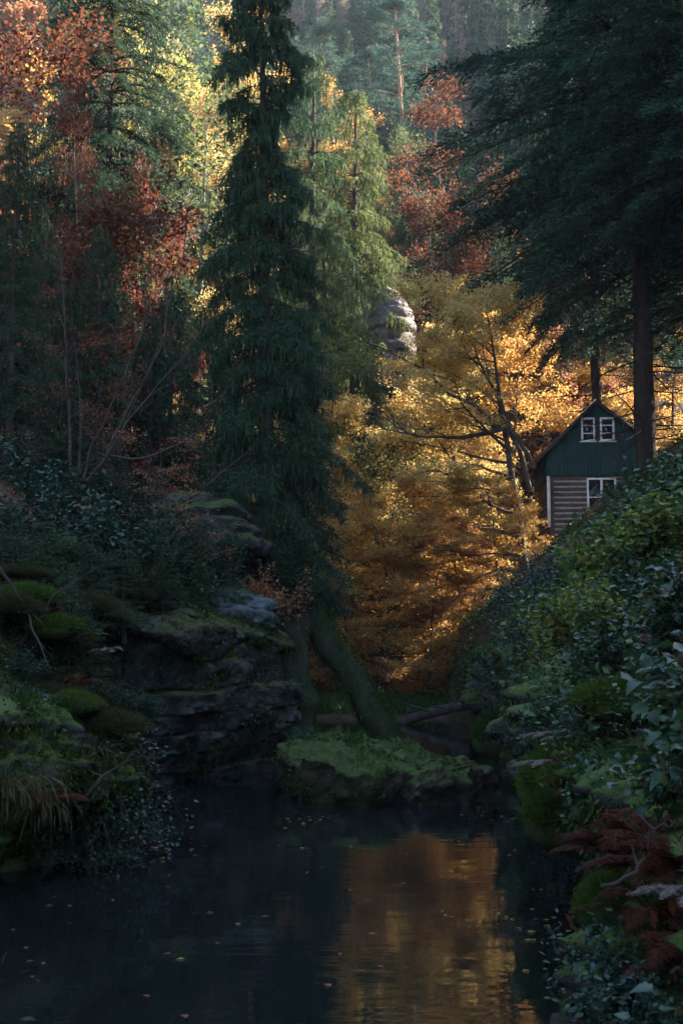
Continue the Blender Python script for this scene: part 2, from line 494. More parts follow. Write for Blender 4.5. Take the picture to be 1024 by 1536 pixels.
def leafy(name, seed, Ht, spread, trunk_r=.2, clear=.2, n1=14, n2=9, n3=7, lv=42, lsize=.12, layer=.18, clus=.4, leaf='orange', bark='bark_dark', lean=(0, 0), stems=1, upw=.5, tint_sd=.24, bias=None, topround=.55, lfrac=1.0, cutx=None):
    """broadleaved tree: trunk, limbs, twigs, leaves in layered sprays round the twigs"""
    r = np.random.default_rng(seed)
    root = thing(name)
    tr, br, cr = MB(), MB(), MB()
    TP, TR_ = [], []
    for s in range(stems):
        n = 14
        d = np.array([lean[0] + (r.normal() * .16 if stems > 1 else 0), lean[1] + (r.normal() * .16 if stems > 1 else 0), 1.0])
        P = limb((r.normal() * .15 * (stems > 1), r.normal() * .15 * (stems > 1), -.5), d, (Ht * .92 + .5) * (1 if s == 0 else r.uniform(.7, 1)), n, .045, .02, r)
        rr = trunk_r / stems ** .5 * np.linspace(1, .08, n + 1) ** .9
        rr[0] *= 1.4
        tr = MB()
        tr.tube(P, rr, 9, rough=.12)
        part(tr, 'trunk', M[bark], root, True)
        TP.append(P); TR_.append(rr)
    C, Dv = [], []
    per = max(n1 // stems, 2)
    for P, rr in zip(TP, TR_):
        ln = len(P) - 1
        for i in range(per):
            u = clear + (1 - clear) * ((i + r.uniform(0, 1)) / per)
            q = u * ln
            i0 = min(int(q), ln - 1)
            o = P[i0] + (P[i0 + 1] - P[i0]) * (q - i0)
            a = i * 2.4 + r.normal() * .5
            if bias is not None and r.random() < .6:
                a = bias + r.normal() * .7
            if cutx is not None and math.cos(a) > .1:
                a = math.pi - a
            f = (u - clear) / (1 - clear)
            L1 = spread * (1 - topround * f ** 1.5) * r.uniform(.65, 1.15)
            d = (math.cos(a), math.sin(a), upw * (0.4 + f) + r.normal() * .12)
            Q = limb(o, d, L1, 8, .10, -.012, r)
            br.tube(Q, max(rr[i0] * .5, .012) * np.linspace(1, .12, 9), 5, cap=False)
            for j in range(n2):
                v = r.uniform(.22, 1) * 8
                k0 = min(int(v), 7)
                o2 = Q[k0] + (Q[k0 + 1] - Q[k0]) * (v - k0)
                dd = unit(Q[k0 + 1] - Q[k0])
                sd = np.array([-dd[1], dd[0], 0]) * r.choice([-1, 1])
                d2 = dd * .6 + sd * r.uniform(.4, 1.1) + np.array([0, 0, r.normal() * .22])
                L2 = L1 * r.uniform(.25, .5) * (1.15 - .5 * v / 8)
                S = limb(o2, d2, L2, 5, .13, -.01, r)
                br.tube(S, max(rr[i0] * .18, .007) * np.linspace(1, .2, 6), 4, cap=False)
                for k in range(n3):
                    w = r.uniform(.2, 1) * 5
                    m0 = min(int(w), 4)
                    C.append(S[m0] + (S[m0 + 1] - S[m0]) * (w - m0))
                    e = unit(S[m0 + 1] - S[m0]) * .6 + r.normal(size=3) * np.array([.7, .7, .18])
                    Dv.append(e)
    C, Dv = np.array(C), unit(np.array(Dv))
    keep = r.random(len(C)) < lfrac
    if cutx is not None:
        keep &= C[:, 0] < cutx + .25 * np.maximum(C[:, 2] - 8, 0)
    C, Dv = C[keep], Dv[keep]
    for c, d in list(zip(C, Dv))[::3]:
        br.tube(np.array([c, c + d * clus]), [.006, .002], 3, cap=False)
    n = len(C) * lv
    Ci, Di = np.repeat(C, lv, 0), np.repeat(Dv, lv, 0)
    s = r.uniform(0, 1, n)[:, None]
    sidev = np.stack([-Di[:, 1], Di[:, 0], np.zeros(n)], 1)
    P = Ci + Di * clus * (s * 1.3) + sidev * (r.normal(size=(n, 1)) * clus * .45) + np.stack([np.zeros(n), np.zeros(n), r.normal(size=n) * layer], 1)
    A = Di + r.normal(size=(n, 3)) * .6
    Nn = np.array([0, 0, 1.0]) + r.normal(size=(n, 3)) * .5
    A, B = frame_from(A, Nn)
    sz = lsize * r.uniform(.6, 1.3, n)
    ct = np.repeat(r.normal(.5, .16, len(C)), lv)
    cr.kites(P, A, B, sz, sz * .68, np.clip(ct + r.normal(0, tint_sd * .7, n), 0, 1), mid=.48)
    part(br, 'branches', M[bark], root)
    part(cr, 'crown', LM[leaf], root)
    root['_h'] = Ht
    return root


def pine(name, seed, Ht, Rad, clear=.55, leaf='pine'):
    r = np.random.default_rng(seed)
    root = thing(name)
    tr, br, cr = MB(), MB(), MB()
    P = limb((0, 0, -.5), (0, 0, 1), Ht + .5, 16, .02, .01, r)
    tr.tube(P, .2 * np.linspace(1, .15, 17), 9, rough=.08)
    C = []
    for i in range(26):
        u = clear + (1 - clear) * (i + r.uniform(0, 1)) / 26
        q = u * 16; i0 = min(int(q), 15)
        o = P[i0]
        a = i * 2.4
        f = (u - clear) / (1 - clear)
        L = Rad * (1 - .6 * f ** 2) * r.uniform(.5, 1.1) * (.6 + .4 * min(f * 4, 1))
        Q = limb(o, (math.cos(a), math.sin(a), .15 + .5 * f), L, 6, .13, .02, r)
        br.tube(Q, .04 * np.linspace(1, .2, 7), 4, cap=False)
        for j in range(9):
            v = r.uniform(.35, 1) * 6; k0 = min(int(v), 5)
            C.append(Q[k0] + r.normal(size=3) * L * np.array([.16, .16, .08]))
    C = np.array(C)
    lv = 46
    n = len(C) * lv
    Ci = np.repeat(C, lv, 0)
    D = rdir(n, r); D[:, 2] = np.abs(D[:, 2]) * .8
    A, B = frame_from(D, rdir(n, r))
    P_ = Ci + D * r.uniform(0, .28, (n, 1)) * np.array([1.3, 1.3, .7])
    cr.kites(P_, A, B, .24 * r.uniform(.6, 1.3, n), .035, np.clip(r.normal(.5, .22, n), 0, 1))
    part(tr, 'trunk', M['bark_pine'], root, True)
    part(br, 'branches', M['bark_pine'], root)
    part(cr, 'crown', LM[leaf], root)
    root['_h'] = Ht
    return root


def add_limbs(tree, paths, Y, r0, bark, twigs=7, seed=3, nm='limb'):
    """main limbs of one particular tree, bent as the photograph shows them"""
    r = np.random.default_rng(seed)
    inv = Matrix.LocRotScale(tree.location, tree.rotation_euler, tree.scale).inverted()
    for k, path in enumerate(paths):
        b = MB()
        n = len(path)
        W_ = np.array([tuple(at(a, c, Y - .25 - .5 * i / n * (1 if k % 2 else -.5))) for i, (a, c) in enumerate(path)])
        t = np.linspace(0, n - 1, 26)
        W_ = np.stack([np.interp(t, range(n), W_[:, j]) for j in range(3)], 1)
        for _ in range(3):
            W_[1:-1] = (W_[:-2] + 2 * W_[1:-1] + W_[2:]) / 4
        W_ += np.stack([fbm(t * 1.2, k, j, seed, 3) for j in range(3)], 1) * .10
        def loc(Q):
            return np.array([tuple(inv @ Vector(q)) for q in Q])
        b.tube(loc(W_), r0 * np.linspace(1, .14, 26), 7)
        for j in range(twigs):
            i0 = int(r.integers(6, 25))
            d = W_[i0] - W_[i0 - 1]
            d = d / np.linalg.norm(d) + np.array([r.normal() * .5, r.normal() * .3, r.uniform(-.1, .8)])
            b.tube(loc(limb(W_[i0], d, r.uniform(.8, 2.2) * r0 / .09, 7, .12, .01, r)), r0 * .3 * np.linspace(1, .2, 8), 4, cap=False)
        part(b, nm, M[bark], tree, True)


PROTO = {}


def plant_tree(kind, px, ytop, Y, label, cat, group=None, leaf=None, bark=None, wid=1.0, rz=None, x=None, z=None, h=None):
    """stand a tree of a kind at depth Y so that its top shows at row ytop"""
    mk, used = PROTO[kind]
    o = dup(mk) if used else mk
    PROTO[kind] = (mk, True)
    p = at(px, ytop, Y)
    x = p.x if x is None else x
    z = h1(x, Y) if z is None else z
    hh = h or max(p.z - z, 1.0)
    s = hh / mk['_h']
    o.location = (x, Y, z - .05)
    o.scale = (s * wid, s * wid, s)
    o.rotation_euler = (0, 0, rng.uniform(0, 6.28) if rz is None else rz)
    for k in ('label', 'category', 'group'):
        if k in o:
            del o[k]
    tag(o, label, cat, group)
    for c in KIDS[o.name]:
        crown = c.name.startswith('crown')
        want = (leaf and LM[leaf]) if crown else (bark and M[bark])
        c.material_slots[0].link = 'OBJECT'
        c.material_slots[0].material = want or c.data.materials[0]
    return o

# ------------------------------------------------------------------ ground
def grid_mesh(xs, ys, fn, name, mat, kind=None):
    X, Y = np.meshgrid(xs, ys)
    Z = fn(X, Y)
    b = MB()
    nx, ny = len(xs), len(ys)
    i = (np.arange(ny - 1)[:, None] * nx + np.arange(nx - 1)[None]).ravel()
    b.add(np.stack([X, Y, Z], -1), np.stack([i, i + 1, i + nx + 1, i + nx], 1))
    o = b.build(name, mat, None, True)
    if kind:
        o['kind'] = kind
    return o


def spaced(a, b, lo, hi, dense, c0, c1):
    """steps of size dense between c0 and c1, growing outside"""
    mid = list(np.arange(c0, c1, dense))
    r, s = [c1], dense
    while r[-1] < b:
        s = min(s * 1.12, hi); r.append(r[-1] + s)
    l, s = [c0 - dense], dense
    while l[-1] > a:
        s = min(s * 1.12, lo); l.append(l[-1] - s)
    return np.array(l[::-1] + mid + r)


xs = spaced(-80, 120, 3, 3, .22, -8, 13)
ys = spaced(-45, 185, 3, 2.5, .4, 4, 50)
grid_mesh(xs, ys, H, 'ground', M['ground'], 'structure')

# water
m, nt, N, L = newmat('stream_water')
out = N.new('ShaderNodeOutputMaterial')
p = N.new('ShaderNodeBsdfPrincipled')
p.inputs['Base Color'].default_value = (.006, .008, .007, 1)
p.inputs['Roughness'].default_value = .035
p.inputs['IOR'].default_value = 1.33
p.inputs['Specular IOR Level'].default_value = 1.0
tc = N.new('ShaderNodeTexCoord')
mp = N.new('ShaderNodeMapping'); mp.inputs['Scale'].default_value = (.55, 1.0, 1)
L.new(tc.outputs['Object'], mp.inputs[0])
n1 = N.new('ShaderNodeTexNoise'); n1.inputs['Scale'].default_value = 2.6; n1.inputs['Detail'].default_value = 3
n2 = N.new('ShaderNodeTexNoise'); n2.inputs['Scale'].default_value = .5; n2.inputs['Detail'].default_value = 2
L.new(mp.outputs[0], n1.inputs['Vector']); L.new(mp.outputs[0], n2.inputs['Vector'])
mu = N.new('ShaderNodeMath'); mu.operation = 'MULTIPLY'
L.new(n1.outputs['Fac'], mu.inputs[0]); L.new(n2.outputs['Fac'], mu.inputs[1])
b = N.new('ShaderNodeBump'); b.inputs['Strength'].default_value = .16; b.inputs['Distance'].default_value = .05
L.new(mu.outputs[0], b.inputs['Height']); L.new(b.outputs[0], p.inputs['Normal'])
L.new(p.outputs[0], out.inputs[0])
wb = MB()
wxs, wys = np.linspace(-22, 12, 18), np.linspace(-40, 48, 45)
grid_mesh(wxs, wys, lambda X, Y: X * 0, 'water', m, 'structure')


# ------------------------------------------------------------------ rocks
GRID = {}


def coat(name, nm, n, leaf, ln, wd, zmin=.05, hang=.8, out=.04, seed=1, patch=.0, topmost=False, sd=.4, fold=.1):
    """a growth of moss or small leaves rooted all over a rock, thicker in patches"""
    o, G_ = GRID[name]
    r = np.random.default_rng(seed)
    Tu = np.gradient(G_, axis=0); Tv = np.gradient(G_, axis=1)
    Nn = unit(np.cross(Tu, Tv))
    w = np.linalg.norm(np.cross(Tu, Tv), axis=-1)
    w = w * (G_[..., 2] > zmin) * sstep(-.15, .35, fbm(G_[..., 0] * 1.1, G_[..., 1] * 1.1, G_[..., 2] * 1.6, seed, 3) + patch)
    w[:, -2:] = 0
    if topmost:
        w = w * sstep(.2, .7, np.abs(Nn[..., 2]))
    w = (w / w.sum()).ravel()
    q = r.choice(len(w), n, p=w)
    q0, q1 = np.unravel_index(q, G_.shape[:2])
    P = G_[q0, q1] + (Tu[q0, q1] * r.uniform(-.6, .6, (n, 1)) + Tv[q0, q1] * r.uniform(-.6, .6, (n, 1)))
    N_ = Nn[q0, q1]
    P = P + N_ * r.uniform(0, out, (n, 1))
    D = N_ * .7 + np.array([0, 0, -hang]) * (1 - np.abs(N_[:, 2:3]) * .8) + r.normal(size=(n, 3)) * sd
    A, B = frame_from(D, N_ * .5 + np.array([0, 0, .7]) + r.normal(size=(n, 3)) * .4)
    s_ = r.uniform(.5, 1.3, n)
    b = MB()
    b.kites(P, A, B, ln * s_, wd * s_, np.clip(r.normal(.42, .24, n), 0, 1), fold=fold)
    return b.build(nm, LM[leaf], o)


def cliff(name, path, ztop, depth, mat, label, seed, zb=-.5, layer=.42, amp=.28, under=.35, cat='cliff', nu=150, nv=80, lump=.2, group=None, rag=.12, warp=.8):
    """weathered, bedded rock face along a path (outside to its right), closed at the back"""
    P = np.array(path, float)
    seg = np.r_[0, np.cumsum(np.linalg.norm(np.diff(P, axis=0), axis=1))]
    u = np.linspace(0, seg[-1], nu)
    ctr = np.stack([np.interp(u, seg, P[:, k]) for k in (0, 1)], 1)
    for _ in range(6):
        ctr[1:-1] = (ctr[:-2] + 2 * ctr[1:-1] + ctr[2:]) / 4
    T = unit(np.gradient(ctr, axis=0))
    Nn = np.stack([T[:, 1], -T[:, 0]], 1)
    zt = np.interp(u, seg, ztop) if np.ndim(ztop) else np.full(nu, float(ztop))
    zt = zt + .18 * fbm(u * .8, 0, 0, seed, 3)
    v = np.linspace(0, 1, nv)
    U, Vv = np.meshgrid(u, v, indexing='ij')
    Z = zb + (zt[:, None] - zb) * Vv
    lay = Z / layer + warp * fbm(U * .45, 0, Z * .4, seed + 1, 4) + .5 * np.sin(Z * 2.1 + seed)
    li = np.floor(lay); lf = lay - li
    hl = lambda s: _h(li, li * 0, li * 0, seed + s)
    bw = .6 + 1.1 * hl(5)
    blk = np.floor(U / bw + hl(6) * 9); bf = U / bw + hl(6) * 9 - blk
    off = (hl(2) - .5) * 1.3 + (_h(blk, li, li * 0, seed + 3) - .5) * 1.0
    seam = -.42 * sstep(-.1, .5, fbm(U * .7, li * 3.3, 0, seed + 12, 2)) * (np.exp(-(lf / .06) ** 2) + np.exp(-((1 - lf) / .06) ** 2)) - .5 * (np.exp(-(bf * bw / .035) ** 2) + np.exp(-((1 - bf) * bw / .035) ** 2))
    d = amp * (off + seam) + lump * fbm(U * .9, 0, Z * 1.1, seed + 9, 6) + rag * (np.abs(fbm(U * 2.2, 0, Z * 2.6, seed + 19, 5)) - .4)
    d -= under * (1 - sstep(0, 1.1, Z - zb - .4)) * sstep(.1, .5, Vv * 0 + .6)
    d -= .5 * sstep(.86, 1, Vv) ** 2
    ends = np.minimum(U, u[-1] - U)
    d -= .7 * (1 - sstep(0, .5, ends)) ** 2
    X = ctr[:, 0:1] + Nn[:, 0:1] * d; Y = ctr[:, 1:2] + Nn[:, 1:2] * d
    rows = [np.stack([X, Y, Z], -1)]
    k = 8
    for q in range(1, k + 1):
        w = q / k * depth
        xx = X[:, -1] - Nn[:, 0] * w; yy = Y[:, -1] - Nn[:, 1] * w
        zz = zt + .12 * fbm(xx * 1.2, yy * 1.2, 0, seed + 4, 3) - .25 * (q / k) ** 3
        rows.append(np.stack([xx, yy, zz], -1)[:, None])
    rows.append(np.stack([xx, yy, zz * 0 + zb], -1)[:, None])
    G_ = np.concatenate(rows, 1)
    nn = G_.shape[1]
    i = (np.arange(nu - 1)[:, None] * nn + np.arange(nn - 1)[None]).ravel()
    b = MB()
    b.add(G_, np.stack([i, i + nn, i + nn + 1, i + 1], 1))
    for e, fl in ((0, 1), (nu - 1, -1)):
        b.add(G_[e], np.array([np.arange(nn)[::fl]]))
    o = b.build(name, mat, None, True)
    GRID[name] = (o, G_)
    return tag(o, label, cat, group)


def boulder(name, c, s, seed, mat, label=None, cat='rock', amp=.25, freq=1.0, n=48, group=None, flat=0.0, strata=0.0, parent=None):
    th = np.linspace(0, np.pi, n)[:, None]; ph = np.linspace(0, 2 * np.pi, 2 * n, endpoint=False)[None]
    D = np.stack([np.sin(th) * np.cos(ph), np.sin(th) * np.sin(ph), np.cos(th) * np.ones_like(ph)], -1)
    D = np.sign(D) * np.abs(D) ** .8
    Q = D * np.array(s)
    f = 1 + amp * fbm(Q[..., 0] * freq + seed * 3.1, Q[..., 1] * freq, Q[..., 2] * freq * 1.3, seed, 5)
    if strata:
        z = Q[..., 2] / strata + .4 * fbm(Q[..., 0] * .5, Q[..., 1] * .5, Q[..., 2] * .2, seed + 2, 3)
        fr = z - np.floor(z)
        f = f * (1 + .12 * (_h(np.floor(z), np.floor(z) * 0, np.floor(z) * 0, seed) - .5) - .16 * np.exp(-(fr / .12) ** 2) - .1 * np.exp(-((1 - fr) / .12) ** 2))
    Q = Q * f[..., None]
    m2 = 2 * n
    i = np.arange(n - 1)[:, None] * m2; j = np.arange(m2)[None]; k = (j + 1) % m2
    b = MB()
    b.add(Q + np.array(c), np.stack([i + j, i + m2 + j, i + m2 + k, i + k], -1).reshape(-1, 4))
    o = b.build(name, mat, parent, True)
    return tag(o, label, cat, group) if label else o


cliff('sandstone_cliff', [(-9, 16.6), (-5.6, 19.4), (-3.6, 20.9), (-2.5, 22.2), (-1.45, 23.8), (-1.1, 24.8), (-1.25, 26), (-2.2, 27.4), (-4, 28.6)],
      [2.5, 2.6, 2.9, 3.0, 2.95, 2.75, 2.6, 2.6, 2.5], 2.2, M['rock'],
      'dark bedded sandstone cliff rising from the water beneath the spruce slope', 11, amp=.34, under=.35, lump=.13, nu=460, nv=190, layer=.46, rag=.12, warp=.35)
coat('sandstone_cliff', 'moss', 9000, 'mosstuft', .08, .03, seed=5, topmost=True, patch=.2)
coat('sandstone_cliff', 'ivy', 5000, 'privet', .05, .035, seed=6, patch=-.15, out=.1)
coat('sandstone_cliff', 'hanging_moss', 14000, 'heather', .12, .02, seed=8, patch=-.05, hang=1.6, out=.05)
cliff('mossy_bank_rock', [(-8, 8.5), (-5.2, 10.6), (-3.8, 12.0), (-3.0, 12.9), (-2.45, 13.7), (-2.35, 14.5), (-2.8, 15.5), (-4.2, 16.6), (-6, 17)],
      [1.7, 1.8, 1.85, 1.85, 1.55, 1.45, 1.6, 1.8, 1.8], 1.6, M['rock_wet'],
      'undercut mossy rock ledge draped with heather and trailing shrubs at the water', 23, amp=.2, under=.6, lump=.3, nu=220, nv=90, rag=.2)
coat('mossy_bank_rock', 'moss', 34000, 'mosstuft', .07, .022, seed=7, patch=.15, hang=1)
coat('mossy_bank_rock', 'heather', 16000, 'heather', .12, .018, seed=8, patch=.1, topmost=True, sd=.7)
coat('mossy_bank_rock', 'ivy', 5000, 'privet', .045, .03, seed=9, patch=-.2)
cliff('mossy_bank_wall', [(6, 47), (4.4, 41), (3.95, 36), (3.75, 31), (3.4, 26), (3.05, 21), (2.65, 17), (2.35, 14), (2.1, 11.5), (1.9, 9), (1.55, 7.2), (1.5, 4), (1.5, 0)],
      [1.9, 2.2, 2.4, 2.6, 2.6, 2.3, 1.9, 1.6, 1.35, 1.2, 1.0, 1.0, 1.0], 1.3, M['rock_wet'],
      'dark mossy stone bank wall along the water below the cottage slope', 31, amp=.16, under=.3, lump=.42, nu=520, nv=72, rag=.25)
coat('mossy_bank_wall', 'moss', 70000, 'mosstuft', .075, .024, seed=15, patch=.05, hang=1)
coat('mossy_bank_wall', 'ivy', 42000, 'privet', .055, .036, seed=16, patch=-.02, out=.12)
coat('mossy_bank_wall', 'dead_leaves', 16000, 'fern_brown', .07, .03, seed=17, patch=-.1, out=.1, hang=1.2)

# ledge with pale litter above the cliff, and the dark hollow behind it
p = at(325, 800, 29)
boulder('sandstone_ledge', (p.x - .6, 29, p.z - .2), (1.9, 1.6, 1.0), 41, M['rock'], 'rounded sandstone ledge capped with fallen leaves above the cliff', amp=.2, strata=.5)
p = at(352, 915, 25)
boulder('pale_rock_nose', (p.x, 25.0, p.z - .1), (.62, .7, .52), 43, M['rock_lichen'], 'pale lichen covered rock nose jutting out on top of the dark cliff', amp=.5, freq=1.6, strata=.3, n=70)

# mossy rock column with leaning trunk
b = MB()
zz = np.linspace(-.6, 3.1, 30)
px = at(443, 1000, 30.3).x
b.tube(np.stack([px - .1 + .12 * np.sin(zz * 1.3), np.full(30, 30.3), zz], 1), .36 + .05 * np.sin(zz * 2.1) + .2 * np.exp(-(zz / .5) ** 2) + .16 * sstep(2.2, 3, zz), 40, rough=.5)
tag(b.build('mossy_rock_pillar', M['bark_moss'], None, True), 'dark mossy rock pillar under the hanging spruce, standing in the water', 'rock')
root = thing('leaning_trunk', 'thick mossy tree trunk leaning out over the water behind the islet', 'tree trunk', (0, 0, 0))
b = MB()
pts = [at(446, 895, 31.0), at(474, 935, 30.8), at(504, 982, 30.6), at(534, 1030, 30.4), at(560, 1075, 30.2), at(580, 1112, 30.1), at(592, 1150, 30.0)]
P = np.array([tuple(q) for q in pts])
P = np.stack([np.interp(np.linspace(0, 6, 36), range(7), P[:, k]) for k in range(3)], 1)
b.tube(P, np.interp(np.linspace(0, 6, 36), [0, 1, 2, 3, 4, 5, 6], [.36, .36, .34, .31, .28, .29, .4]), 30, rough=.3)
part(b, 'trunk', M['bark_moss'], root, True)
b = MB()
for k in range(5):
    a = -.3 + k * .75
    Q = limb((P[-6][0], 30.15, P[-6][2]), (math.cos(a), -abs(math.sin(a)) * .8, -.55), .9, 6, .1, -.03, np.random.default_rng(k))
    b.tube(Q, np.linspace(.14, .03, 7), 7, rough=.1)
part(b, 'roots', M['bark_moss'], root, True)
b = MB()
n = 12000
q = rng.integers(0, 34, n)
D = rdir(n); D[:, 2] = np.abs(D[:, 2]) * .8
Pm = P[q] + D * .43 + rng.normal(size=(n, 3)) * .03
A, B = frame_from(D + np.array([0, 0, -.8]) + rng.normal(size=(n, 3)) * .5, rdir(n))
b.kites(Pm, A, B, rng.uniform(.03, .075, n), .022, np.clip(rng.normal(.3, .2, n), 0, 1))
part(b, 'moss', LM['mosstuft'], root)


# islet
def islet_top(x, y):
    """height of the islet above the water"""
    ax = (x - .62) / 1.75
    ay = (y - 21.4) / 3.9
    ang = np.arctan2(ay, ax)
    rr = np.sqrt(ax ** 2 + ay ** 2) * (1 + .13 * noise3(np.cos(ang) * 2, np.sin(ang) * 2, 0, 77))
    body = .62 - .1 * ax
    return rr, body


nr, na = 80, 260
rr_, aa_ = np.meshgrid(np.linspace(0, 1.06, nr), np.linspace(0, 2 * np.pi, na, endpoint=False), indexing='ij')


def islet(cx, cy, sx, sy, h, seed, under=.16, tilt=(0, 0)):
    prof = np.linspace(0, 1, nr)[:, None]
    t = np.clip(prof / .62, 0, 1)            # top part
    s = np.clip((prof - .62) / .38, 0, 1)    # side part
    ca, sa = np.cos(aa_), np.sin(aa_)
    w = 1 + .16 * noise3(ca * 1.6, sa * 1.6, 0, seed) + .08 * noise3(ca * 4.5, sa * 4.5, 3, seed)
    rad = np.where(s > 0, 1 - under * s ** 1.0 + .05 * np.sin(s * 3.14), t * .985)
    X = cx + ca * rad * sx * w
    Y = cy + sa * rad * sy * w
    base = h + tilt[0] * (X - cx) + tilt[1] * (Y - cy)
    Z = base * (1 - .28 * t ** 3) - s * (base * .72 + .4) * 1.0 - np.where(s > 0, 0, 0)
    nz_ = fbm(X * 1.8, Y * 1.8, Z * 2.2, seed, 5)
    Z = Z + (.12 * nz_ + .07 * fbm(X * 5, Y * 5, 0, seed + 3, 3)) * (1 - s * .4) * (t > .02)
    kx = (.17 * fbm(X * 2.2, Y * 2.2, Z * 3, seed + 5, 5) + .06 * np.abs(fbm(X * 6, Y * 6, Z * 7, seed + 8, 3))) * np.clip(t, 0, 1)
    X = X + ca * kx; Y = Y + sa * kx
    V = np.stack([X, Y, Z], -1)
    i = np.arange(nr - 1)[:, None] * na; j = np.arange(na)[None]; k = (j + 1) % na
    return V, np.stack([i + j, i + na + j, i + na + k, i + k], -1).reshape(-1, 4)


islet_root = thing('mossy_islet', 'low mossy boulder islet with grassy top in the middle of the stream', 'islet', (0, 0, 0))
VI, FI = islet(.38, 21.4, 1.42, 2.9, .66, 51, under=.2, tilt=(-.10, .012))
b = MB(); b.add(VI, FI)
part(b, 'rock', M['peat'], islet_root, True)
VJ, FJ = islet(1.52, 19.7, .74, 1.0, .5, 57, under=.0, tilt=(.08, 0))
b = MB(); b.add(VJ, FJ)
part(b, 'boulder', M['peat'], islet_root, True)


def top_points(V, n, zmin, r=rng):
    W = V.reshape(-1, 3)
    W = W[W[:, 2] > zmin]
    return W[r.integers(0, len(W), n)] + r.normal(size=(n, 3)) * np.array([.05, .05, .008])


def blades(b, P, ln, w, tint, splay=.5, r=rng, up=1.0):
    n = len(P)
    A = r.normal(size=(n, 3)) * splay + np.array([0, 0, up])
    A, B = frame_from(A, rdir(n, r))
    b.kites(P, A, B, ln, w, tint, mid=.3)


b = MB()
Pt = top_points(VI, 14000, .44)
Pt = Pt[fbm(Pt[:, 0] * 1.3, Pt[:, 1] * .8, 0, 91, 4) > .02]
blades(b, Pt, rng.uniform(.03, .11, len(Pt)) * (1 + .6 * noise3(Pt[:, 0] * 2, Pt[:, 1] * 2, 0, 92)), .011, np.clip(rng.normal(.5, .28, len(Pt)), 0, 1), .7)
part(b, 'grass', LM['grass'], islet_root)
b = MB()
Pt = np.concatenate([top_points(VI, 15000, .12), top_points(VJ, 900, .4)])
Pt = Pt[fbm(Pt[:, 0] * 1.7, Pt[:, 1] * 1.7, Pt[:, 2] * 2.5, 95, 4) > .08]
n = len(Pt)
A, B = frame_from(rdir(n) + np.array([0, -.5, .1]), rdir(n) + np.array([0, -.4, .8]))
b.kites(Pt, A, B, rng.uniform(.03, .085, n), rng.uniform(.02, .05, n), np.clip(rng.normal(.4, .25, n), 0, 1), fold=.2)
part(b, 'moss', LM['mosstuft'], islet_root)
b = MB()
Pt = top_points(VI, 9000, .2)
Pt = Pt[(fbm(Pt[:, 0] * 1.9 + 5, Pt[:, 1] * 1.9, Pt[:, 2] * 2.5, 98, 4) > .1)]
n = len(Pt)
A, B = frame_from(rdir(n) + np.array([0, -.6, -.4]), rdir(n) + np.array([0, -.4, .8]))
b.kites(Pt, A, B, rng.uniform(.03, .09, n), rng.uniform(.012, .03, n), np.clip(rng.normal(.4, .25, n), 0, 1), fold=.2)
part(b, 'withered_tufts', LM['heather'], islet_root)

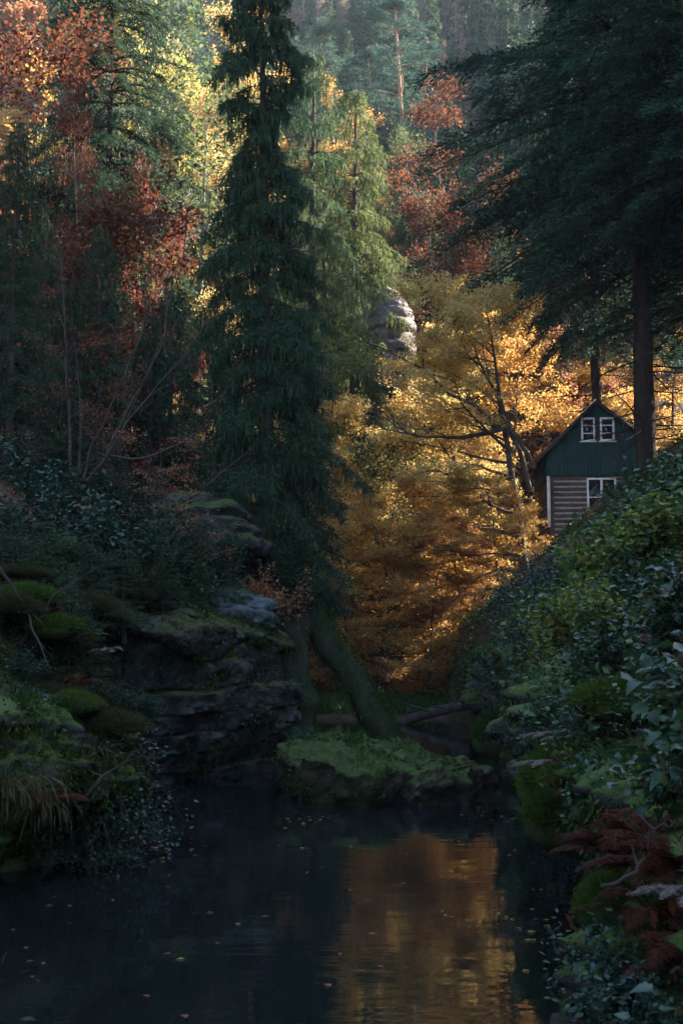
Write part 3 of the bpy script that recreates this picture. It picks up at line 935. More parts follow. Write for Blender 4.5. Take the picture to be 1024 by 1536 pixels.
# ------------------------------------------------------------------ cottage
def cottage():
    Yc = 55.0
    c0 = at(893, 712, Yc)
    root = thing('cottage', 'dark green timber cottage with log walls and white window frames above the bank', 'cottage', c0, R(-3))
    w_l, w_r, dep = -2.13, 1.88, 5.6
    zr = at(893, 602, Yc).z - c0.z
    sl, sr = 1.02, .78

    def board(nm, cols, stretch, sc):
        return surfmat(nm, cols, sc, .75, .25, stretch)
    mg = board('green_boards', [(.012, .045, .046), (.018, .062, .062), (.026, .078, .076)], (1, 1, .2), 5)
    mlog = board('log_brown', [(.06, .038, .03), (.10, .066, .052), (.14, .1, .082)], (.25, 1, 1), 6)
    mch = board('pale_chinking', [(.24, .22, .22), (.34, .32, .32), (.44, .42, .42)], (1, 1, 1), 6)
    mwh = board('white_paint', [(.62, .63, .65), (.76, .77, .78), (.84, .85, .86)], (1, 1, 1), 4)
    mroof = board('roof_felt', [(.03, .032, .036), (.05, .053, .058), (.075, .08, .085)], (1, 1, 1), 3)
    mred = board('batten_brown', [(.045, .026, .024), (.065, .038, .036), (.085, .055, .05)], (1, 1, .2), 6)
    mgl, nt, N, L = newmat('window_glass')
    o_ = N.new('ShaderNodeOutputMaterial'); pp = N.new('ShaderNodeBsdfPrincipled')
    pp.inputs['Base Color'].default_value = (.012, .015, .018, 1); pp.inputs['Roughness'].default_value = .06
    L.new(pp.outputs[0], o_.inputs[0])

    def roofz(x):
        return zr - (sl * -x if x < 0 else sr * x) - .12
    # gable of vertical boards (each one a slim box with an angled head)
    b = MB(); bt = MB()
    nb = 27
    bw = (w_r - w_l) / nb
    rg = np.random.default_rng(5)
    for i in range(nb):
        x0 = w_l + i * bw; x1 = x0 + bw - .004
        t0, t1 = roofz(x0), roofz(x1)
        y0 = rg.uniform(-.004, .004)
        zb = rg.uniform(-.03, .03)
        mid = .07
        V = [(x0, y0, zb + .05), ((x0 + x1) / 2, y0, zb - .06), (x1, y0, zb + .05), (x1, y0, t1), (x0, y0, t0)]
        V += [(a, .05, c) for a, _, c in V]
        b.add(V, [[0, 1, 2, 3, 4]]); b.add(V, [[9, 8, 7, 6, 5]])
        b.add(V, [[0, 5, 6, 1], [1, 6, 7, 2], [2, 7, 8, 3], [3, 8, 9, 4], [4, 9, 5, 0]])
        bt.box(((x0 - .002), -.016, (roofz(x0) + .05) / 2), (.022, .024, roofz(x0) - .06))
    # side and back shell of the upper floor
    zl, zr_ = roofz(w_l), roofz(w_r)
    b.box((w_l + .03, dep / 2 + .03, zl / 2), (.05, dep - .06, zl))
    b.box((w_r - .03, dep / 2 + .03, zr_ / 2), (.05, dep - .06, zr_))
    V = [(w_l, dep, 0), (w_r, dep, 0), (w_r, dep, zr_), (0, dep, zr - .12), (w_l, dep, zl)]
    V += [(a, dep + .05, c) for a, _, c in V]
    b.add(V, [[0, 1, 2, 3, 4]]); b.add(V, [[9, 8, 7, 6, 5]]); b.add(V, [[0, 5, 6, 1], [1, 6, 7, 2], [2, 7, 8, 3], [3, 8, 9, 4], [4, 9, 5, 0]])
    bd = part(b, 'gable_boarding', mg, root)
    part(bt, 'battens', mred, root)
    # floor between the storeys, keeps the house solid
    b = MB(); b.box(((w_l + w_r) / 2, dep / 2 + .05, -.04), (w_r - w_l - .12, dep - .1, .1))
    part(b, 'floor_beam', mred, root)
    # log wall, front and sides
    b = MB(); ch = MB()
    hl = .235
    nl = 11
    for i in range(nl):
        z = -.16 - i * hl
        xs_ = np.linspace(w_l + .12, w_r - .05, 14)
        r_ = .105 + rg.normal(size=14) * .006
        b.tube(np.stack([xs_, np.full(14, .14), np.full(14, z) + rg.normal(size=14) * .006], 1), r_, 10)
        for sx in (w_l + .2, w_r - .2):
            ys_ = np.linspace(.02, dep - .1, 12)
            b.tube(np.stack([np.full(12, sx), ys_, np.full(12, z - .11)], 1), .1 + rg.normal(size=12) * .005, 10)
        ch.box(((w_l + w_r) / 2 + .05, .13, z - hl / 2), (w_r - w_l - .3, .12, .085))
    part(b, 'log_wall', mlog, root, True)
    part(ch, 'chinking', mch, root)
    b = MB(); b.box(((w_l + w_r) / 2, dep / 2, -nl * hl - .55), (w_r - w_l - .5, dep - .5, .9))
    part(b, 'stone_footing', M['rock_wet'], root)
    b = MB(); b.box((w_l + .06, -.01, -1.18), (.13, .13, 2.25))
    part(b, 'corner_post', mwh, root)
    # roof slabs with front overhang
    for sgn, slope, run in ((-1, sl, 2.72), (1, sr, 2.35)):
        b = MB()
        nrm = Vector((sgn * slope, 0, 1)).normalized()
        n = 22
        for j, off in enumerate((0, .075)):
            pass
        x0, x1 = 0, sgn * run
        y0, y1 = -.42, dep + .35
        g = []
        for yy in (y0, y1):
            for xx in (x0, x1):
                zt = zr - abs(xx) * slope
                g.append((xx, yy, zt - .06)); g.append((xx + nrm.x * .07 * (xx != 0), yy, zt + .03))
        # corners: 0 ridge-front low,1 ridge-front high,2 eave-front low,3 eave-front high,4..7 back
        b.add(g, [[0, 2, 3, 1], [4, 5, 7, 6], [1, 3, 7, 5], [0, 4, 6, 2], [2, 6, 7, 3], [0, 1, 5, 4]])
        rf = part(b, 'roof_slope', mroof, root)
        b = MB()
        for yy in (-.44,):
            V = [(0, yy, zr - .16), (x1, yy, zr - abs(x1) * slope - .16), (x1, yy, zr - abs(x1) * slope + .015), (0, yy, zr + .015)]
            V += [(a, yy + .022, c) for a, _, c in V]
            b.add(V, [[0, 1, 2, 3], [7, 6, 5, 4], [0, 4, 5, 1], [1, 5, 6, 2], [2, 6, 7, 3], [3, 7, 4, 0]])
        b.build('barge_board', mred, rf)
    # eave boards hiding the log ends at the sheltered side
    b = MB(); b.box((w_l - .2, dep / 2, zl - .5), (.04, dep, .3)); part(b, 'eave_board', mred, root)

    def window(x0, x1, z0, z1, y, bars_h, bars_v, sill=True):
        b = MB()
        f = .085
        b.box(((x0 + x1) / 2, y, z1 - f / 2), (x1 - x0, .06, f))
        b.box(((x0 + x1) / 2, y, z0 + f / 2), (x1 - x0, .06, f))
        b.box((x0 + f / 2, y, (z0 + z1) / 2), (f, .06, z1 - z0 - 2 * f))
        b.box((x1 - f / 2, y, (z0 + z1) / 2), (f, .06, z1 - z0 - 2 * f))
        b.box(((x0 + x1) / 2, y - .03, z0 - .02), (x1 - x0 + .12, .14, .045))
        fr = part(b, 'window', mwh, root)
        b = MB()
        for k in range(bars_h):
            z = z0 + (z1 - z0) * (k + 1) / (bars_h + 1)
            b.box(((x0 + x1) / 2, y + .004, z), (x1 - x0 - 2 * f, .035, .045))
        for k in range(bars_v):
            x = x0 + (x1 - x0) * (k + 1) / (bars_v + 1)
            b.box((x, y - .002, (z0 + z1) / 2), (.1, .045, z1 - z0 - 2 * f))
        b.build('glazing_bar', mwh, fr)
        b = MB(); b.box(((x0 + x1) / 2, y + .012, (z0 + z1) / 2), (x1 - x0 - 2 * f, .01, z1 - z0 - 2 * f))
        b.build('pane', mgl, fr)
    k = 55 / 1900.0
    for a, c in ((872, 893), (900.5, 922)):
        window((a - 893) * k, (c - 893) * k, (712 - 661) * k, (712 - 624.5) * k, -.055, 2, 0)
    window((879 - 893) * k, (923 - 893) * k, (712 - 776) * k, (712 - 717) * k, -.012, 1, 1)
    return root


cottage()

# ------------------------------------------------------------------ trees
PROTO['hang'] = (spruce('spruce', 101, 21, 1.95, clear=.13, whorls=50, per=7, twd=30, kn=8, klen=.13, kw=.027, hang=.85, droop=.62, prof=.36, trunk_r=.3, leaf='spruce_deep', lean=-.012, gaps=.2, up=.12, dead=6, irr=.85, curtain=2.6), False)
PROTO['dark'] = (spruce('spruce', 102, 26, 5.4, clear=.35, whorls=33, per=7, twd=32, kn=8, klen=.17, kw=.04, hang=.42, droop=.42, prof=.45, trunk_r=.31, irr=.5, curtain=2.4, root_d=3.2, leaf='spruce_black', bark='bark_conifer', gaps=.02, up=.12, dead=46), False)
PROTO['mid'] = (spruce('spruce', 103, 18, 2.5, clear=.10, whorls=40, per=6, twd=17, kn=7, klen=.15, kw=.032, hang=.6, droop=.5, prof=.75, trunk_r=.2, irr=.55, curtain=2.2, leaf='spruce_green', gaps=.15, dead=10), False)
PROTO['mid2'] = (spruce('spruce', 108, 18, 2.0, clear=.18, whorls=36, per=5, twd=20, kn=9, klen=.13, kw=.026, hang=.9, droop=.7, prof=.6, trunk_r=.19, irr=.7, curtain=2.6, leaf='spruce_green', gaps=.3, dead=20), False)
PROTO['far'] = (spruce('spruce', 104, 18, 2.7, clear=.12, whorls=30, per=6, twd=9, kn=3, klen=.4, kw=.12, hang=.6, droop=.5, prof=.8, trunk_r=.2, leaf='spruce_green', gaps=.15), False)
PROTO['young'] = (spruce('young_spruce', 105, 5, 1.5, clear=.02, whorls=18, per=6, twd=22, kn=4, klen=.13, kw=.035, hang=.2, droop=.25, prof=.9, trunk_r=.06, leaf='spruce_deep', gaps=.1, up=.3), False)
PROTO['beech'] = (leafy('beech', 201, 15, 7.6, .26, clear=.12, n1=22, n2=12, n3=9, lv=26, lsize=.12, layer=.1, clus=.5, leaf='yellow', lean=(-.12, 0), upw=.42, bias=math.pi, cutx=.15), False)
PROTO['beech2'] = (leafy('beech', 202, 12, 5.2, .13, clear=.13, n1=22, n2=11, n3=8, lv=22, lsize=.125, layer=.08, clus=.5, leaf='orange', upw=.25), False)
PROTO['leafy'] = (leafy('beech', 203, 13, 4.2, .17, clear=.22, n1=20, n2=10, n3=8, lv=15, lsize=.11, layer=.13, clus=.5, leaf='rust', bark='bark_grey', upw=.7, stems=2), False)
PROTO['sparse'] = (leafy('birch', 204, 14, 3.2, .12, clear=.3, n1=16, n2=7, n3=6, lv=9, lsize=.13, layer=.2, clus=.5, leaf='olive', bark='bark_grey', upw=.9), False)
PROTO['faroak'] = (leafy('beech', 205, 12, 4.2, .2, clear=.18, n1=14, n2=8, n3=6, lv=14, lsize=.3, layer=.25, clus=.6, leaf='rust', bark='bark_grey', upw=.6), False)
PROTO['sapling'] = (leafy('sapling', 206, 8, 3.2, .07, clear=.18, n1=16, n2=7, n3=5, lv=4, lsize=.085, layer=.05, clus=.3, leaf='red', bark='bark_dark', upw=.75, stems=3, bias=.3), False)
PROTO['pine'] = (pine('pine', 207, 17, 2.6), False)
PROTO['larch'] = (spruce('larch', 106, 19, 2.4, clear=.2, whorls=32, per=5, twd=9, kn=3, klen=.3, kw=.06, hang=.5, droop=.3, prof=.8, trunk_r=.2, leaf='bare', bark='bark_grey', gaps=.25), False)

T = plant_tree
# the tall spruce over the water and its dark neighbours
T('hang', 400, -60, 31, 'tall slender spruce with drooping curtain branches standing over the mossy rock pillar', 'spruce', z=2.5, rz=.4, x=at(400, 700, 31).x)
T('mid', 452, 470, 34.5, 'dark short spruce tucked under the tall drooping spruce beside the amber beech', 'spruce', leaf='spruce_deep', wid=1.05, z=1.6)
T('mid', 338, 520, 34, 'small dark spruce on the ledge between the red sapling and the tall drooping spruce', 'spruce', leaf='spruce_deep', wid=1.1)
T('dark', 172, -190, 47, 'dark spruce with long hanging skirts below the pale gold crown', 'spruce', leaf='spruce_deep', wid=.62, rz=1.0)
T('mid', 28, 170, 27, 'dense dark spruce filling the frame edge above the heather bank', 'spruce', leaf='spruce_deep', wid=1.15)
T('mid', 66, 300, 34, 'dark spruce between the edge of frame and the red leaved saplings', 'spruce', leaf='spruce_deep', wid=1.2, rz=2)
T('mid', 108, 410, 30, 'blackish spruce behind the slender red sapling stems', 'spruce', leaf='spruce_deep', wid=1.25)
T('mid', 228, 470, 38, 'dark green spruce behind the dark fan of red leaved branches', 'spruce', leaf='spruce_deep', wid=1.2)
T('mid2', 285, 560, 44, 'dull green spruce under the small orange maple', 'spruce', leaf='spruce_deep', wid=1.3)
# dark conifers over the cottage
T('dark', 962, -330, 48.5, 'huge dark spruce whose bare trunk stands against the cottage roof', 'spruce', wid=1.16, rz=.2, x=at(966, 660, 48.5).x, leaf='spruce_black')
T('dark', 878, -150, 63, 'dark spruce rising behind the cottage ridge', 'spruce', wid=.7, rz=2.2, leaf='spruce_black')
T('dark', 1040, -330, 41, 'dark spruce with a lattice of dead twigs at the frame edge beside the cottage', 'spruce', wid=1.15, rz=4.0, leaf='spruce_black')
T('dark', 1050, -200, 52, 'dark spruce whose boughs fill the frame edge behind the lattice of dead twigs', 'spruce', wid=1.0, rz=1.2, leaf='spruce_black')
# golden beeches round the bend of the stream
BE = T('beech', 800, 430, 50, 'great golden beech with dark arching limbs beside the cottage', 'beech', wid=1.0, rz=0.0, x=at(800, 760, 50).x)
T('beech2', 578, 690, 48, 'low copper beech spreading in tiers above the green far bank', 'beech', leaf='orange', wid=1.0, rz=1.0)
T('beech2', 566, 770, 47.5, 'lowest amber beech sweeping down to the green bank behind the leaning trunk', 'beech', leaf='orange', wid=1.25, rz=5.5)
T('beech2', 640, 800, 46, 'tawny low beech between the copper and brown ones', 'beech', leaf='orange', wid=1.2, rz=.6)
T('beech2', 515, 640, 53, 'golden green beech beside the foot of the lit spruces', 'beech', leaf='yellow', wid=.8, rz=2.9)
T('beech2', 690, 760, 47, 'low brown beech crown hanging above the fallen log', 'beech', leaf='brown', wid=1.05, rz=3.0)
T('beech2', 690, 438, 62, 'bright yellow beech glowing beside the rock tower', 'beech', leaf='yellow', wid=.62, rz=2.0)
T('beech2', 560, 590, 58, 'amber beech between the lit spruces and the golden beech', 'beech', leaf='yellow', wid=.95, rz=4.4)
T('beech2', 755, 455, 68, 'pale amber beech behind the top of the golden beech', 'beech', leaf='orange', wid=.95, rz=5.0)
T('beech2', 1000, 480, 70, 'dull golden beech behind the cottage and the great bare trunk', 'beech', leaf='orange', wid=1.2, rz=.6)
T('beech2', 905, 500, 78, 'shaded amber beech glimpsed behind the cottage roof', 'beech', leaf='brown', wid=1.2, rz=1.6)
T('beech2', 620, 860, 53, 'copper young beech close to the ground behind the leaning trunk', 'beech', leaf='brown', wid=1.5, rz=2.6)
T('beech2', 520, 770, 56, 'greenish gold young beech beside the dark spruce foot', 'beech', leaf='olive', wid=1.1, rz=.1)
T('beech2', 700, 620, 60, 'tawny beech behind the tiers of the low copper beech', 'beech', leaf='orange', wid=1.1, rz=2.1)
add_limbs(BE, [[(797, 735), (770, 655), (735, 625), (690, 598), (640, 562), (580, 525), (520, 505)],
               [(797, 700), (775, 660), (752, 600), (722, 555), (700, 500), (672, 462)],
               [(798, 750), (740, 752), (700, 757), (650, 750)],
               [(760, 640), (690, 660), (640, 655), (575, 640)]], 49.4, .12, 'bark_dark')
B2 = T('beech2', 745, 700, 46.5, 'low tawny beech with black level boughs over the bank shrubs', 'beech', leaf='orange', wid=1.0, rz=3.6)
add_limbs(B2, [[(760, 830), (700, 832), (640, 828), (600, 842), (555, 812)], [(742, 850), (700, 880), (672, 915), (640, 930)]], 45.6, .085, 'bark_dark', seed=8)
# lit spruces in the middle
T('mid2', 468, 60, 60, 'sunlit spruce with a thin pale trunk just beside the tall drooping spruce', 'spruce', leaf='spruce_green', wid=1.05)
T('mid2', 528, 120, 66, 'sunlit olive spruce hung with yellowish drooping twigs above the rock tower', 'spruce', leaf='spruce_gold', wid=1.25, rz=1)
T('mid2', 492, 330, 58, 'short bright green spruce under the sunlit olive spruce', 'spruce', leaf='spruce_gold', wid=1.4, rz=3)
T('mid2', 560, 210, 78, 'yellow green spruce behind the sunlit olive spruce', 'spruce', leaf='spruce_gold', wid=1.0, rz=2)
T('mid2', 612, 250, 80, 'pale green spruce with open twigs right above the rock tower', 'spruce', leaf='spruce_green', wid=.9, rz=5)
T('leafy', 518, 480, 52.5, 'light green leafed young tree beside the foot of the lit spruces', 'tree', leaf='olive', wid=1.0)
T('mid', 748, 330, 76, 'small pointed spruce with a lit tip beside the dark conifers', 'spruce', leaf='spruce_green', wid=.8)
# rust and orange trees
T('leafy', 72, -40, 40, 'big rust red beech filling the upper corner of the slope', 'beech', leaf='rust', wid=1.05, rz=.3)
T('leafy', 130, 150, 41, 'dark red beech below the big rust red one', 'beech', leaf='rust', wid=.42, rz=2)
T('mid', 150, 330, 36, 'dark spruce standing in front of the dark red beech', 'spruce', leaf='spruce_deep', wid=1.2, rz=3)
T('mid', 255, 400, 40, 'slim dark spruce between the red sapling twigs and the small orange maple', 'spruce', leaf='spruce_deep', wid=1.0, rz=4)
T('mid', -10, 320, 30, 'dark spruce cut by the edge of frame under the rust red beech', 'spruce', leaf='spruce_deep', wid=1.2, rz=5)
T('leafy', 10, 40, 52, 'copper beech half hidden behind the big rust red beech', 'beech', leaf='rust', wid=1.1, rz=4)
T('leafy', 272, 265, 46, 'small bright red beech behind the dark fan of branches', 'beech', leaf='red', wid=.45, rz=1)
T('leafy', 335, 395, 48, 'small orange maple glowing beside the tall drooping spruce', 'maple', leaf='yellow', wid=.55, rz=3)
T('leafy', 655, 175, 82, 'tall rust red beech against the blue ravine', 'beech', leaf='rust', wid=.95, rz=2)
T('leafy', 690, 300, 76, 'dark copper beech below the tall rust red one', 'beech', leaf='rust', wid=.8, rz=0)
T('leafy', 538, 135, 92, 'orange topped beech above the lit spruces', 'beech', leaf='orange', wid=.8, rz=1)
T('leafy', 600, 175, 88, 'olive and orange beech between the pine and the rust red beech', 'beech', leaf='olive', wid=.8, rz=5)
# slender sapling stems with red leaves
SA = T('sapling', 150, 440, 25.5, 'slender dark sapling with scattered red leaves leaning over the cliff', 'sapling', wid=1.15, rz=0.0, x=at(105, 700, 25.5).x)
T('sapling', 70, 330, 29, 'thin stemmed sapling with a haze of red leaves under the rust red beech', 'sapling', wid=.9, rz=2.0)
T('sapling', 240, 600, 24.5, 'low sapling with bare arching twigs over the stone ledge', 'sapling', wid=1.3, rz=.4, leaf='brown')
add_limbs(SA, [[(112, 770), (120, 700), (165, 610), (205, 520), (222, 440), (232, 370)], [(112, 760), (150, 690), (215, 600), (280, 520), (335, 440)],
               [(115, 740), (150, 700), (190, 610), (250, 500), (262, 400), (290, 300)], [(110, 720), (108, 600), (98, 480), (90, 330)],
               [(150, 690), (220, 690), (290, 660), (335, 600)]], 25.3, .05, 'bark_dark', twigs=9, seed=12)
# grey green middle distance
T('sparse', 262, 10, 68, 'thin pale barked birch with sparse yellow green leaves', 'birch', bark='bark_birch', leaf='olive', wid=1.0)
T('sparse', 236, 110, 60, 'leaning white trunked birch beside the dark hanging spruce', 'birch', bark='bark_birch', leaf='olive', wid=.9)
T('pine', 200, -60, 64, 'pine with a lit reddish trunk among the pale gold foliage', 'pine')
T('leafy', 172, -70, 62, 'pale gold sunlit tree top shining above the dark hanging spruce', 'tree', leaf='palegold', wid=.55)
T('sparse', 300, 120, 64, 'grey green thin tree with an orange tinge behind the drooping spruce', 'tree', leaf='olive', wid=1.2)
T('leafy', 250, 20, 78, 'orange leafed beech behind the pale birches', 'beech', leaf='orange', wid=.45, rz=1)
T('leafy', 335, -20, 84, 'small orange crown peeping out behind the top of the drooping spruce', 'beech', leaf='yellow', wid=.6)
T('pine', 290, 0, 86, 'grey green pine behind the pale birches', 'pine')
# far pines and hillside
T('pine', 603, -15, 98, 'slim lit pine with an orange trunk high on the far slope', 'pine', wid=1.1)
T('pine', 490, 25, 95, 'blue green pine top beside the head of the drooping spruce', 'pine', wid=1.0)
T('pine', 560, 70, 104, 'soft green pine behind the orange topped beech', 'pine', wid=1.3)
T('pine', 640, 60, 108, 'bluish pine standing right behind the slim lit pine', 'pine', wid=1.0)


def fill(kind, n, pxr, Yr, hr, label, cat, group, leaf, seed, bark=None, wid=1.0):
    """the far slope's trees that nothing tells apart: a loose stand spaced by rejection"""
    r = np.random.default_rng(seed)
    done = []
    tries = 0
    while len(done) < n and tries < 4000:
        tries += 1
        Y = r.uniform(*Yr); px_ = r.uniform(*pxr)
        x = (px_ - CX) / F * Y
        if any((x - a) ** 2 + ((Y - c) * .6) ** 2 < 4.5 for a, c in done):
            continue
        done.append((x, Y))
        T(kind, px_, 0, Y, label, cat, group, leaf=leaf[int(r.integers(len(leaf)))], bark=bark, wid=wid * r.uniform(.85, 1.2), rz=r.uniform(0, 6.28), x=x, h=r.uniform(*hr))


fill('far', 34, (665, 850), (84, 168), (14, 22), 'dark blue green spruce in the shaded ravine behind the tall rust red beech', 'spruce', 'spruces in the shaded ravine', ['spruce_deep'], 1)
fill('larch', 14, (330, 740), (122, 172), (13, 19), 'hazy brown larch high on the far slope behind the pines', 'larch', 'brown larches high on the far slope', ['bare'], 2)
fill('far', 40, (340, 720), (92, 160), (11, 18), 'hazy green spruce scattered among the brown larches of the far slope', 'spruce', 'spruces among the larches', ['spruce_green'], 3)
fill('far', 26, (-20, 350), (70, 118), (13, 20), 'hazy green spruce on the slope behind the pale birches and rust beeches', 'spruce', 'spruces on the slope behind the birches', ['spruce_green', 'spruce_deep'], 4)
fill('faroak', 12, (-20, 340), (66, 112), (9, 14), 'hazy orange brown tree on the slope behind the pale birches', 'tree', 'autumn trees on the slope behind the birches', ['rust', 'orange', 'brown'], 5)
fill('faroak', 9, (430, 660), (84, 112), (6, 10), 'low autumn tree on the far slope around the rock tower', 'tree', 'autumn trees around the rock tower', ['brown', 'olive', 'orange'], 6)
fill('larch', 8, (840, 1040), (84, 125), (12, 18), 'bare brown tree glimpsed through the dark conifers above the cottage', 'larch', 'bare trees glimpsed through the conifers', ['bare'], 7)
fill('faroak', 8, (780, 1040), (76, 100), (8, 12), 'dull amber tree far behind the cottage and the dark conifers', 'tree', 'amber trees far behind the cottage', ['brown', 'orange'], 8)
fill('young', 12, (0, 330), (27, 42), (2.2, 4.5), 'young dark spruce in the thicket on the slope above the cliff', 'young spruce', 'young spruces above the cliff', ['spruce_deep', 'spruce_black'], 9)

# rock tower on the far slope
p = at(584, 430, 66)
nz_, ns_ = 170, 72
zz = np.linspace(-16, 0, nz_)[:, None]
a_ = (np.arange(ns_) / ns_ * 2 * np.pi)[None]
ca, sa = np.cos(a_), np.sin(a_)
lay = zz / .62 + .35 * fbm(ca * .8, sa * .8, zz * .25, 201, 3)
li = np.floor(lay); lf = lay - li
pr = 1.3 * (1 - .55 * sstep(-2.4, 0, zz) ** 2.2) * (1 + .025 * np.maximum(-zz - 3, 0)) * np.sqrt(np.clip(-zz / .35, 0.02, 1))
rr = pr * (1 + .20 * (_h(li, li * 0, li * 0, 203) - .5) + .12 * (_h(li, np.floor(a_ * 1.6 + li * .7), li * 0, 204) - .5) - .16 * np.exp(-(lf / .1) ** 2) - .12 * np.exp(-((1 - lf) / .1) ** 2) + .11 * fbm(ca * 1.6, sa * 1.6, zz * 1.3, 205, 5))
b = MB()
V = np.stack([p.x + ca * rr - .12 * sstep(-5, 0, zz), 66 + sa * rr * 1.2, p.z + zz + 0 * ca], -1)
i = np.arange(nz_ - 1)[:, None] * ns_; j = np.arange(ns_)[None]; k = (j + 1) % ns_
b.add(V, np.stack([i + j, i + k, i + ns_ + k, i + ns_ + j], -1).reshape(-1, 4))
b.add(V[-1], [np.arange(ns_)])
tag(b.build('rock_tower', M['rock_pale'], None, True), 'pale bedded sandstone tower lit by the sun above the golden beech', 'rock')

# ------------------------------------------------------------------ shrubs, ferns, tufts


def shrub(name, seed, rad, ht, stems, leaf, lsize, lv, lob=False, layer=.5, trail=0.0, density=1.0, flatup=.9):
    r = np.random.default_rng(seed)
    root = thing(name)
    st, cr = MB(), MB()
    Ps, Ds = [], []
    for i in range(stems):
        a = r.uniform(0, 6.28)
        e = r.uniform(.15, 1)
        d = (math.cos(a) * e * rad / ht, math.sin(a) * e * rad / ht, 1 - .4 * e)
        L = ht * r.uniform(.6, 1.15)
        Q = limb((r.normal() * rad * .2, r.normal() * rad * .2, -.15), d, L, 9, .10, -.05 - trail * r.uniform(.3, 1), r)
        st.tube(Q, np.linspace(.012, .003, 10) * (ht ** .5), 4, cap=False)
        for j in range(3):
            v = r.integers(3, 8)
            S = limb(Q[v], Q[v] - Q[v - 1] + r.normal(size=3) * .08, L * .35, 4, .2, -.06 - trail, r)
            st.tube(S, np.linspace(.006, .002, 5) * (ht ** .5), 3, cap=False)
            Ps.append(S[1:]); Ds.append(np.gradient(S, axis=0)[1:])
        Ps.append(Q[3:]); Ds.append(np.gradient(Q, axis=0)[3:])
    Ps, Ds = np.concatenate(Ps), unit(np.concatenate(Ds))
    n = int(len(Ps) * lv)
    q = r.integers(0, len(Ps), n)
    D = Ds[q] * .5 + r.normal(size=(n, 3)) * np.array([.9, .9, .35])
    A, B = frame_from(D, np.array([0, 0, flatup]) + r.normal(size=(n, 3)) * .35)
    P = Ps[q] + r.normal(size=(n, 3)) * layer * .12 + A * lsize * .25
    sz = lsize * r.uniform(.5, 1.25, n)
    tint = np.clip(r.normal(.4, .25, n), 0, 1)
    if lob:
        cr.lobed(P, A, B, sz, tint)
    else:
        cr.kites(P, A, B, sz, sz * .62, tint, fold=.12, mid=.45)
    part(st, 'stems', M['bark_dark'], root)
    part(cr, 'leaves', LM[leaf], root)
    root['_h'] = ht
    return root


def fern(name, seed, L, fronds, leaf, spread=(0, 6.28), fine=True):
    r = np.random.default_rng(seed)
    root = thing(name)
    st, cr = MB(), MB()
    for i in range(fronds):
        a = r.uniform(*spread)
        ln = L * r.uniform(.65, 1.1)
        t = np.linspace(0, 1, 12)
        e = r.uniform(.45, .95)
        out_, up = ln * e * t, ln * (1.05 - e * .7) * (t - .85 * t ** 2.2)
        bend = r.normal() * .25
        Q = np.stack([np.cos(a + bend * t) * out_, np.sin(a + bend * t) * out_, up], 1)
        st.tube(Q, np.linspace(.006, .0015, 12) * max(L, .4), 4, cap=False)
        m = 22
        tt = np.linspace(.16, .99, m)
        B0 = np.stack([np.interp(tt, t, Q[:, k]) for k in range(3)], 1)
        Tn = unit(np.stack([np.interp(tt, t, np.gradient(Q[:, k])) for k in range(3)], 1))
        side = np.stack([-Tn[:, 1], Tn[:, 0], Tn[:, 2] * 0], 1); side = unit(side)
        upv = np.cross(Tn, side)
        pl = ln * .27 * np.sin(np.pi * (tt * .86 + .1)) ** .8 * (1.05 - .55 * tt)
        for sg in (-1, 1):
            D = side * sg + Tn * .55 - upv * np.sign(upv[:, 2:3]) * r.uniform(.05, .5, (m, 1))
            D = unit(D)
            if not fine:
                A, B = frame_from(D, upv)
                cr.kites(B0, A, B, pl, pl * .3, np.clip(r.normal(.5, .2, m), 0, 1), mid=.3)
            else:
                k = 7
                for s2 in (-1, 1):
                    for q in range(k):
                        f = (q + .4) / k
                        P = B0 + D * (pl * f)[:, None]
                        D2 = unit(np.cross(upv, D) * s2 * sg + D * .6)
                        A, B = frame_from(D2, upv + r.normal(size=(m, 3)) * .25)
                        ll = pl * .26 * (1.1 - f) + .004
                        cr.kites(P, A, B, ll, ll * .55, np.clip(r.normal(.5, .2, m), 0, 1), mid=.45)
    part(st, 'stalks', M['bark_dark'], root)
    part(cr, 'fronds', LM[leaf], root)
    root['_h'] = L
    return root


def tuft(name, seed, rad, ln, n, leaf, drop=0.0, w=.012):
    r = np.random.default_rng(seed)
    root = thing(name)
    cr, mo = MB(), MB()
    a = r.uniform(0, 6.28, n); q = np.sqrt(r.uniform(0, 1, n)) * rad
    P = np.stack([np.cos(a) * q, np.sin(a) * q, .35 * rad * (1 - (q / rad) ** 2)], 1)
    D = np.stack([np.cos(a) * q / rad, np.sin(a) * q / rad, np.full(n, 1.0)], 1) * np.array([1, 1, 1]) + r.normal(size=(n, 3)) * .35
    l = ln * r.uniform(.4, 1.2, n)
    for k in range(3):
        A, B = frame_from(D, rdir(n, r))
        cr.kites(P, A, B, l / 2.4, w, np.clip(r.normal(.4 + .12 * k, .22, n), 0, 1), mid=.4)
        P = P + A * (l / 3)[:, None]
        D = unit(D) + np.array([0, 0, -.25 - drop]) + r.normal(size=(n, 3)) * .25
    part(cr, 'sprigs', LM[leaf], root)
    root['_h'] = 1
    return root


def boulder_part(root, s, seed, mat):
    o = boulder('cushion', (0, 0, 0), s, seed, M[mat], None, amp=.3, n=24, parent=root)
    KIDS.setdefault(root.name, []).append(o)


PL = {}


